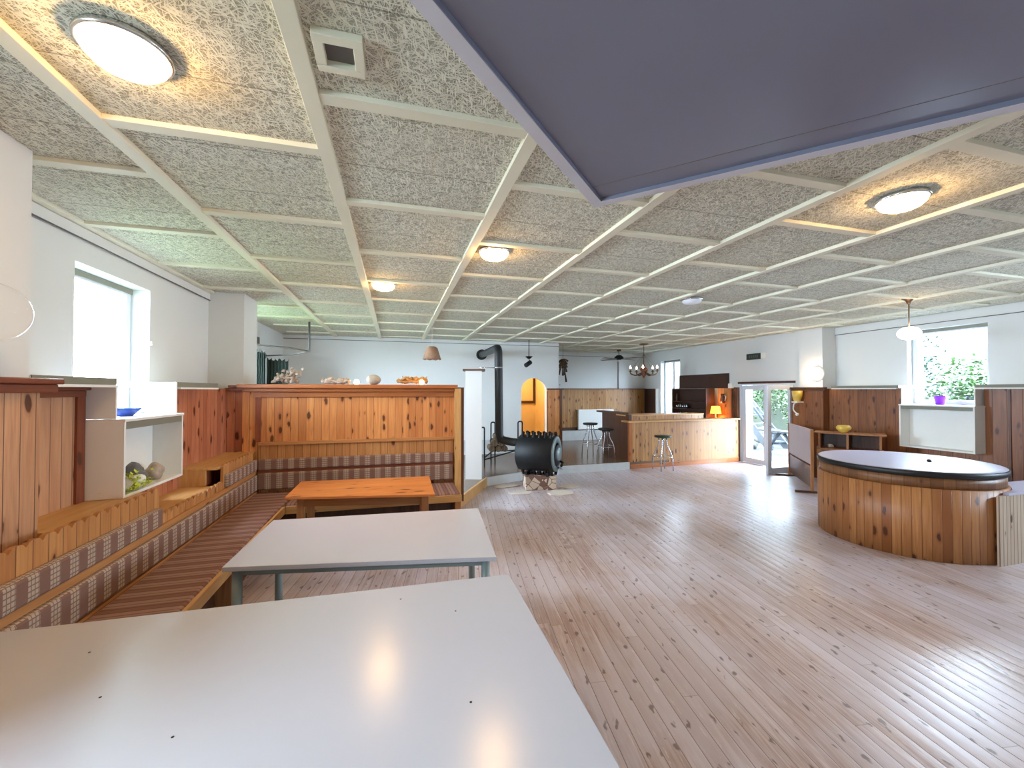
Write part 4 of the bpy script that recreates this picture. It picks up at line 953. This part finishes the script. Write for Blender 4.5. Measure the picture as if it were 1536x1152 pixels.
# chandelier
cx, cy = 6.47, 9.87
ch = thing('chandelier', 'small brass chandelier with candle bulbs above the bar', 'chandelier', (cx, cy, H))
b = B(); b.lathe([(0.0005, -0.04), (0.05, -0.035), (0.12, -0.012), (0.12, 0), (0.0005, 0)], (cx, cy, H), 24); b.done('ceiling_rose', M['bronze'], ch)
b = B(); b.tube([(cx, cy, 2.97), (cx, cy, 2.42)], 0.008, 8); b.done('chain', M['bronze'], ch)
b = B(); b.lathe([(0.0005, -0.2), (0.03, -0.17), (0.06, -0.1), (0.045, -0.05), (0.09, 0.0), (0.11, 0.05), (0.05, 0.1), (0.03, 0.16), (0.0005, 0.2)], (cx, cy, 2.27), 20); b.done('body', M['pine_redtrim'], ch)
for k in range(5):
    a_ = 0.3 + k * 2 * math.pi / 5; ca, sa = math.cos(a_), math.sin(a_); P = lambda r, z: (cx + ca * r, cy + sa * r, z)
    b = B(); b.tube(bend([P(0.05, 2.22), P(0.22, 2.14), P(0.36, 2.20), P(0.36, 2.28)], 0.08), 0.018, 8); b.lathe([(0.0005, 0), (0.05, 0.02), (0.05, 0.03), (0.02, 0.035), (0.02, 0.09), (0.0005, 0.09)], P(0.36, 2.24), 14); am = b.done('arm', M['bronze'], ch)
    b = B(); b.lathe([(0.018, 0), (0.028, 0.03), (0.0005, 0.10)], P(0.36, 2.325), 12); b.done('bulb', M['bulb'], am)
    b = B(); b.tube([P(0.36, 2.30), P(0.1, 2.6), (cx, cy, 2.72)], 0.003, 6); b.done('suspension_wire', M['bronze'], am)
# ceiling fan
fx, fy = 6.66, 11.5
cf = thing('ceiling_fan', 'dark ceiling fan over the far end of the room', 'ceiling fan', (fx, fy, H))
b = B(); b.lathe([(0.0005, -0.05), (0.06, -0.05), (0.07, 0), (0.0005, 0)], (fx, fy, H), 20); b.tube([(fx, fy, 2.95), (fx, fy, 2.82)], 0.012, 8); b.done('rod', M['bronze'], cf)
b = B(); b.lathe([(0.0005, -0.06), (0.06, -0.05), (0.14, -0.01), (0.14, 0.03), (0.07, 0.09), (0.0005, 0.1)], (fx, fy, 2.74), 24); b.done('motor', M['black_iron'], cf)
for k in range(4):
    a_ = R(20) + k * math.pi / 2; Mz = Matrix.Rotation(a_, 3, 'Z') @ Matrix.Rotation(R(8), 3, 'X')
    b = B(); b.obox(Vector((fx, fy, 2.715)) + Matrix.Rotation(a_, 3, 'Z') @ Vector((0.43, 0, 0)), (0.56, 0.12, 0.01), M=Mz); b.done('blade', M['darkwood'], cf, bevel=0.003)
b = B(); b.sphere((fx, fy, 2.66), 0.045, 14, 10); b.done('light', M['opal'], cf)
# wicker pendant
wk = thing('pendant_lamp', 'woven wicker pendant shade hanging beyond the bench partition', 'pendant lamp', (0.695, 8.3, H))
b = B(); b.tube([(0.695, 8.3, 2.999), (0.695, 8.3, 2.60)], 0.004, 6); b.cyl((0.695, 8.3, 2.97), (0.695, 8.3, 2.999), 0.04, 14); b.done('cord', M['white'], wk)
b = B(); prof = []
b.lathe([(0.0005, 2.612), (0.06, 2.61), (0.105, 2.58), (0.125, 2.52), (0.172, 2.365), (0.165, 2.365), (0.118, 2.52), (0.0005, 2.59)], (0.695, 8.3, 0), 40); b.done('lamp_shade', M['wicker'], wk)
b = B(); n = 40; b.tube([(0.695 + 0.173 * math.cos(2 * math.pi * k / n), 8.3 + 0.173 * math.sin(2 * math.pi * k / n), 2.362 + 0.008 * math.cos(k * 2 * math.pi * 9 / n)) for k in range(n + 1)], 0.008, 6); b.done('scalloped_hem', M['wicker'], wk)
# spot lamp
sp_ = thing('spot_lamp', 'black spot lamp on a thin rod hanging in front of the arch wall', 'spot lamp', (3.2, 9.85, H))
b = B(); b.tube([(3.2, 9.85, 2.999), (3.2, 9.85, 2.58)], 0.010, 8); b.done('rod', M['black_iron'], sp_)
b = B(); b.lathe([(0.0005, 0), (0.03, 0), (0.09, 0.05), (0.09, 0.06), (0.0005, 0.06)], (3.2, 9.85, 2.53), 20); b.done('cup', M['black_iron'], sp_)
b = B(); b.tube([(3.2, 9.85, 2.53), (3.22, 9.85, 2.47)], 0.01, 8); b.cyl((3.10, 9.80, 2.36), (3.25, 9.88, 2.45), 0.055, 18); b.done('lamp_head', M['black_iron'], sp_)

# ------------------------------------------------------------------ dark ceiling panel, vent, sign
pan = thing('suspended_panel', 'large dark grey-lilac panel with pale edge strips hung under the ceiling', 'panel', (1.2, 1.0, 2.95))
zc = 2.85; c0 = Vector((1.156, 2.272)); e1 = Vector((-0.7226, -0.6912)).normalized(); e2 = Vector((0.696, -0.718)).normalized(); S = 2.3
P4 = [c0, c0 + e1 * S, c0 + e1 * S + e2 * S, c0 + e2 * S]
ins = 0.045; PI_ = [c0 + (e1 + e2) * ins, c0 + e1 * (S - ins) + e2 * ins, c0 + (e1 + e2) * (S - ins), c0 + e2 * (S - ins) + e1 * ins]
b = B(); b.prism([tuple(p) for p in PI_], zc + 0.022, zc + 0.05); b.done('board', M['slate'], pan)
def strip(p, q, n_, w0, w1, z0, z1, name, mat):
    b = B(); b.prism([tuple(p + n_ * w0), tuple(q + n_ * w0), tuple(q + n_ * w1), tuple(p + n_ * w1)], z0, z1); return b.done(name, mat, pan, bevel=0.002)
for p, q, n_ in ((P4[0], P4[1], e2), (P4[0], P4[3], e1), (P4[1], P4[2], -e1), (P4[3], P4[2], -e2)):
    d_ = (q - p).normalized() * (0.0605 if abs(n_.dot(e2)) > 0.5 else 0.0)
    p, q = p + d_, q - d_
    strip(p, q, n_, 0.0, 0.06, zc, zc + 0.05, 'edge_strip', M['edge'])
    strip(p, q, n_, 0.056, 0.062, zc + 0.001, zc + 0.03, 'shadow_strip', M['slate'])  # thin dark strip imitating the shadow band inside the edge
strip(P4[0] + e1 * 0.21 + e2 * 0.05, P4[3] + e1 * 0.21 - e2 * 0.05, e1, 0.0, 0.003, zc + 0.0205, zc + 0.0225, 'seam', M['greyplate'])
for t in (0.25, 1.9):
    b = B()
    for s_ in (0.25, 1.9):
        q = c0 + e1 * t + e2 * s_; b.cyl((q.x, q.y, zc + 0.05), (q.x, q.y, H - 0.001), 0.012, 8)
    b.done('hanger_rods', M['steel'], pan)
vt = thing('ceiling_vent', 'small square cream frame on the ceiling near the dark panel', 'vent', (-0.2, 1.63, H))
b = B('x'); z0, z1 = H - 0.03, H - 0.001
b.box(-0.285, -0.115, 1.535, 1.57, z0, z1); b.box(-0.285, -0.115, 1.68, 1.715, z0, z1); b.box(-0.285, -0.25, 1.57, 1.68, z0, z1); b.box(-0.15, -0.115, 1.57, 1.68, z0, z1); b.done('frame', M['batten'], vt, bevel=0.003)
b = B(); b.box(-0.25, -0.15, 1.57, 1.68, H - 0.006, H - 0.001); b.done('recess', M['greyplate'], vt)
sgn = thing('exit_sign', 'dark rectangular sign high on the wall above the patio door', 'sign', (8.19, 7.85, 2.55))
b = B(); b.box(8.13, 8.199, 7.72, 8.12, 2.475, 2.615); b.done('housing', M['sign'], sgn, bevel=0.006)
b = B(); b.box(8.12, 8.199, 7.63, 7.70, 2.475, 2.615); b.done('white_end', M['white'], sgn, bevel=0.004)
b = B(); 
for i in range(5): b.box(8.126, 8.131, 7.79 + i * 0.055, 7.82 + i * 0.055, 2.515, 2.575)
b.done('faded_panel', M['greyplate'], sgn)
b = B(); b.box(-2.419, -2.40, 8.25, 8.62, 2.60, 2.72); tag(b.done('wall_plate', M['greyplate'], bevel=0.004), 'small grey plate on the left wall above the green curtain', 'plate')

# ------------------------------------------------------------------ curtain corner
cr = thing('curtain_rail', 'curved dark curtain rail hung from the ceiling at the rear left', 'curtain rail', (-1.52, 8.34, 2.46))
b = B(); b.tube([(-1.52, 8.34, 2.999), (-1.52, 8.34, 2.45)], 0.02, 10); b.done('rod', M['greyplate'], cr)
arcp = []
for k in range(17):
    t = k / 16; arcp.append(Vector((-2.41, 7.7, 2.50)) * (1 - t) ** 2 + Vector((-1.75, 8.2, 2.52)) * 2 * t * (1 - t) + Vector((-1.52, 8.34, 2.46)) * t * t)
b = B(); b.tube(arcp, 0.014, 8); b.done('near_rail', M['greyplate'], cr)
b = B(); b.tube([(-1.52, 8.34, 2.46), (-1.9, 8.75, 2.425), (-2.41, 8.96, 2.41)], 0.014, 8); b.cyl((-2.418, 8.96, 2.41), (-2.39, 8.96, 2.41), 0.05, 14); b.done('far_rail', M['greyplate'], cr)
def curtain(p0, p1, ztop, label, seed=0):
    p0, p1 = Vector(p0), Vector(p1); n = 70; d = (p1 - p0); nn = Vector((-d.y, d.x)).normalized(); b = B(); v = []
    for k in range(n + 1):
        t = k / n; q = p0 + d * t
        for j, z in enumerate((0.16, 1.0, 1.8, ztop - 0.1, ztop)):
            a_ = 0.035 * math.sin(t * 2 * math.pi * 6.5 + seed) * (1 - 0.1 * j); w = q + nn * a_; zz_ = z
            if j == 4: zz_ = ztop - 0.05 * abs(math.sin(t * math.pi * 5)) - 0.04 * t
            v.append((w.x, w.y, zz_))
    f = [(k * 5 + j, (k + 1) * 5 + j, (k + 1) * 5 + j + 1, k * 5 + j + 1) for k in range(n) for j in range(4)]
    b._new(v, f, True); o = b.done('curtain', M['greenfab']); m = o.modifiers.new('thickness', 'SOLIDIFY'); m.thickness = 0.004
    return tag(o, label, 'curtain')
curtain((-2.36, 8.92), (-1.96, 8.78), 2.38, 'dark green curtain bunched on the far side of the curved rail')
curtain((-2.3, 7.8), (-2.13, 7.93), 2.46, 'dark green curtain half hidden by the white pillar', 1.0)

# ------------------------------------------------------------------ ornaments on the partition
ZP = 1.826
df = thing('dried_flowers', 'large bunch of pale dried flowers at the left end of the partition top', 'dried flowers', (-1.34, 5.97, ZP))
rnd = random.Random(3)
b = B()
for i in range(95):
    x, y, z = -1.34 + rnd.gauss(0, 0.075), 5.97 + rnd.gauss(0, 0.035), ZP + 0.03 + abs(rnd.gauss(0.05, 0.05))
    lump(b, (x, min(6.1, max(5.83, y)), min(z, ZP + 0.21)), rnd.uniform(0.016, 0.032), (1, 1, 1), 0.4, 1, i)
b.done('flower_heads', M['stoneA'], df)
b = B()
for i in range(26):
    a_ = rnd.uniform(0, 6.28); b.tube([(-1.34, 5.97, ZP + 0.02), (-1.34 + 0.16 * math.cos(a_), 5.97 + 0.06 * math.sin(a_), ZP + rnd.uniform(0.02, 0.19))], 0.002, 5)
b.done('stems', M['bark'], df)
def drift(cx, L, hgt, label, mat, seed):
    rnd = random.Random(seed); b = B(); n = 9
    for j in range(5):
        pts = []; rr = []
        for k in range(n):
            t = k / (n - 1); pts.append((cx - L / 2 + L * t, 5.97 + 0.03 * math.sin(k * 1.3 + j * 2), ZP + 0.02 + hgt * (0.25 + 0.5 * j / 5) * (0.6 + 0.4 * math.sin(k * 1.9 + j))))
            rr.append(0.012 + 0.016 * rnd.random())
        b.tube(pts, rr, 8)
    for i in range(14):
        x = cx + rnd.uniform(-L / 2, L / 2) * 0.85; z = ZP + 0.03 + rnd.random() * hgt * 0.6
        lump(b, (x, 5.97 + rnd.uniform(-0.04, 0.04), z), rnd.uniform(0.018, 0.035), (1.4, 1, 0.9), 0.4, 1, seed * 50 + i)
    for i in range(5):
        x = cx + rnd.uniform(-L / 2, L / 2); b.tube([(x, 5.97, ZP + 0.03), (x + rnd.uniform(-0.05, 0.05), 5.96, ZP + hgt * rnd.uniform(0.9, 1.15))], [0.012, 0.004], 6)
    o = b.done('driftwood', mat); return tag(o, label, 'driftwood')
drift(-0.76, 0.34, 0.09, 'thin knotted driftwood piece on the partition top beside the dried flowers', M['stoneA'], 4)
drift(0.23, 0.40, 0.12, 'thick orange driftwood root near the right end of the partition top', M['drift'], 7)
b = B(); lump(b, (-0.28, 5.97, ZP + 0.068), 0.085, (1.1, 1, 0.82), 0.06, 3, 77); tag(b.done('round_stone', M['rock']), 'round flat-topped stone between the two driftwood pieces', 'stone')
for x, lab in ((-0.50, 'glowing candle ball left of the round stone on the partition'), (0.35, 'glowing candle ball in front of the orange driftwood')):
    y = 5.97 if x < 0 else 5.86
    b = B(); b.sphere((x, y, ZP + 0.034), 0.035, 18, 12); tag(b.done('candle_ball', M['candle']), lab, 'candle')
# hanging dried plant by the wall corner
b = B(); rnd = random.Random(12)
for i in range(40):
    a_ = rnd.uniform(0, 6.28); L = rnd.uniform(0.1, 0.3); p = Vector((4.42, 10.6, 2.55)); q = p + Vector((math.cos(a_) * L * 0.5, math.sin(a_) * L * 0.3, -abs(rnd.gauss(0, 0.16))))
    b.tube([p + Vector((0, 0, 0.05)), (p + q) / 2 + Vector((0, 0, 0.05)), q], [0.012, 0.012, 0.03], 5)
b.tube([(4.42, 10.6, 2.999), (4.42, 10.6, 2.58)], 0.004, 5)
tag(b.done('hanging_plant', M['bark']), 'dark dried plant hanging by the wall corner right of the arch', 'plant')

# ------------------------------------------------------------------ outside
b = B(); b.prism([(8.9, 2), (24, -6), (24, 24), (8.6, 24), (8.6, 6)], -0.16, -0.06); o = b.done('ground', M['terrace']); o['kind'] = 'structure'
b = B(); b.prism([(-14, -4), (-2.7, -4), (-2.7, 14), (-14, 14)], -0.3, -0.2); o = b.done('ground', M['grass']); o['kind'] = 'structure'
b = B(); b.box(8.62, 10.6, 5.7, 10.2, 2.45, 2.6); o = b.done('unseen_sky_blocker', M['patio']); o['kind'] = 'structure'  # unseen slab added above the door to cut the sky light
def foliage(b, c, rad, n, seed, leaf=(0.05, 0.11)):
    rnd = random.Random(seed)
    for i in range(n):
        d = Vector((rnd.gauss(0, 1), rnd.gauss(0, 1), rnd.gauss(0, 1))).normalized() * (rnd.random() ** 0.45)
        p = Vector(c) + Vector((d.x * rad[0], d.y * rad[1], d.z * rad[2])); t = Vector((rnd.gauss(0, 1), rnd.gauss(0, 1), rnd.gauss(0, 0.6))).normalized()
        s_ = t.cross(Vector((rnd.gauss(0, 1), rnd.gauss(0, 1), 1.5))).normalized(); L = rnd.uniform(*leaf)
        b._new([tuple(p), tuple(p + t * L * 0.5 + s_ * L * 0.28), tuple(p + t * L), tuple(p + t * L * 0.5 - s_ * L * 0.28)], [(0, 1, 2, 3)])
M['bank'] = flat('grassy_bank', (38, 44, 28), 0.95, var=0.4, scale=3, bump=0.5)
b = B(); b.prismv([(7.2, -0.1), (7.2, 0.2), (9.0, 3.2), (24.0, 4.6), (24.0, -0.1)], 'x', 14.2, 20.0); o = b.done('added_hillside', M['bank']); o['kind'] = 'structure'  # guessed slope, added to hold back sky light at the patio door
def bush(label, c, rad, n, mat, seed, trunk=True, name='bush', leaf=(0.06, 0.13)):
    t = thing(name, label, 'bush' if name == 'bush' else 'tree', (c[0], c[1], -0.06))
    b = B(); foliage(b, c, rad, n, seed, leaf); b.done('foliage', mat, t)
    b = B(); b.tube([(c[0], c[1], -0.07), (c[0] + 0.1, c[1], c[2] * 0.5), (c[0], c[1] + 0.1, c[2])], [0.06, 0.045, 0.02], 8); b.done('trunk', M['bark'], t)
bush('bright green bush outside the right window', (11.6, 5.75, 1.55), (0.5, 0.85, 0.95), 4200, M['leaf'], 21)
bush('dark green tree at the left of the right window view', (12.6, 7.50, 2.6), (0.6, 0.65, 1.5), 2600, M['leafd'], 22, name='tree')
bush('green shrub behind the wooden stairs outside the patio door', (13.4, 13.2, 2.0), (0.9, 1.6, 1.4), 3600, M['leaf'], 23)
bush('light green shrub right of the wooden stairs outside', (13.0, 10.6, 1.6), (0.7, 0.9, 1.3), 3000, M['leaf'], 24)
for i, (x, y, r, lab) in enumerate(((10.55, 10.45, 0.2, 'grey boulder beside the outdoor stairs, nearest the door'), (12.3, 10.3, 0.4, 'larger grey boulder behind the outdoor stairs'), (12.4, 11.5, 0.42, 'grey boulder under the shrub outside the door'), (11.6, 9.3, 0.28, 'grey boulder seen through the open door leaf'))):
    b = B(); lump(b, (x, y, r * 0.55 - 0.06), r, (1.1, 1, 0.75), 0.25, 3, 60 + i); tag(b.done('boulder', M['boulder']), lab, 'boulder')
sr = thing('outdoor_stairs', 'weathered wooden stairs climbing outside the patio door', 'stairs', (11.3, 10.7, -0.06))
for x in (10.95, 11.65):
    b = B(); b.prismv([(9.95, -0.06), (10.25, -0.06), (11.75, 1.50), (11.75, 1.78)], 'x', x, x + 0.05); b.done('stringer', M['oldwood'], sr)
for k in range(6):
    y = 10.15 + k * 0.25; z = 0.14 + k * 0.26; b = B('x'); b.box(11.0, 11.65, y, y + 0.26, z, z + 0.035); b.done('tread', M['oldwood'], sr)
b = B(); b.tube([(10.93, 9.95, 0.45), (10.93, 11.75, 2.45)], 0.04, 8); b.done('handrail', M['oldwood'], sr)
for y, z0, z1 in ((10.0, -0.06, 0.6), (11.7, 1.4, 2.5)):
    b = B(); b.box(10.90, 10.96, y - 0.04, y + 0.04, z0, z1); b.done('newel_post', M['oldwood'], sr)
dk = thing('garden_bench', 'weathered plank bench and struts seen through the open door leaf', 'bench', (10.6, 9.2, -0.06))
b = B('y'); b.box(10.4, 10.75, 8.7, 10.0, 0.55, 0.60); b.done('plank_seat', M['oldwood'], dk)
for y0, y1 in ((8.8, 9.3), (9.9, 9.4)):
    b = B(); b.tube([(10.58, y0, -0.06), (10.58, y1, 0.55)], 0.05, 6); b.done('leg', M['oldwood'], dk)
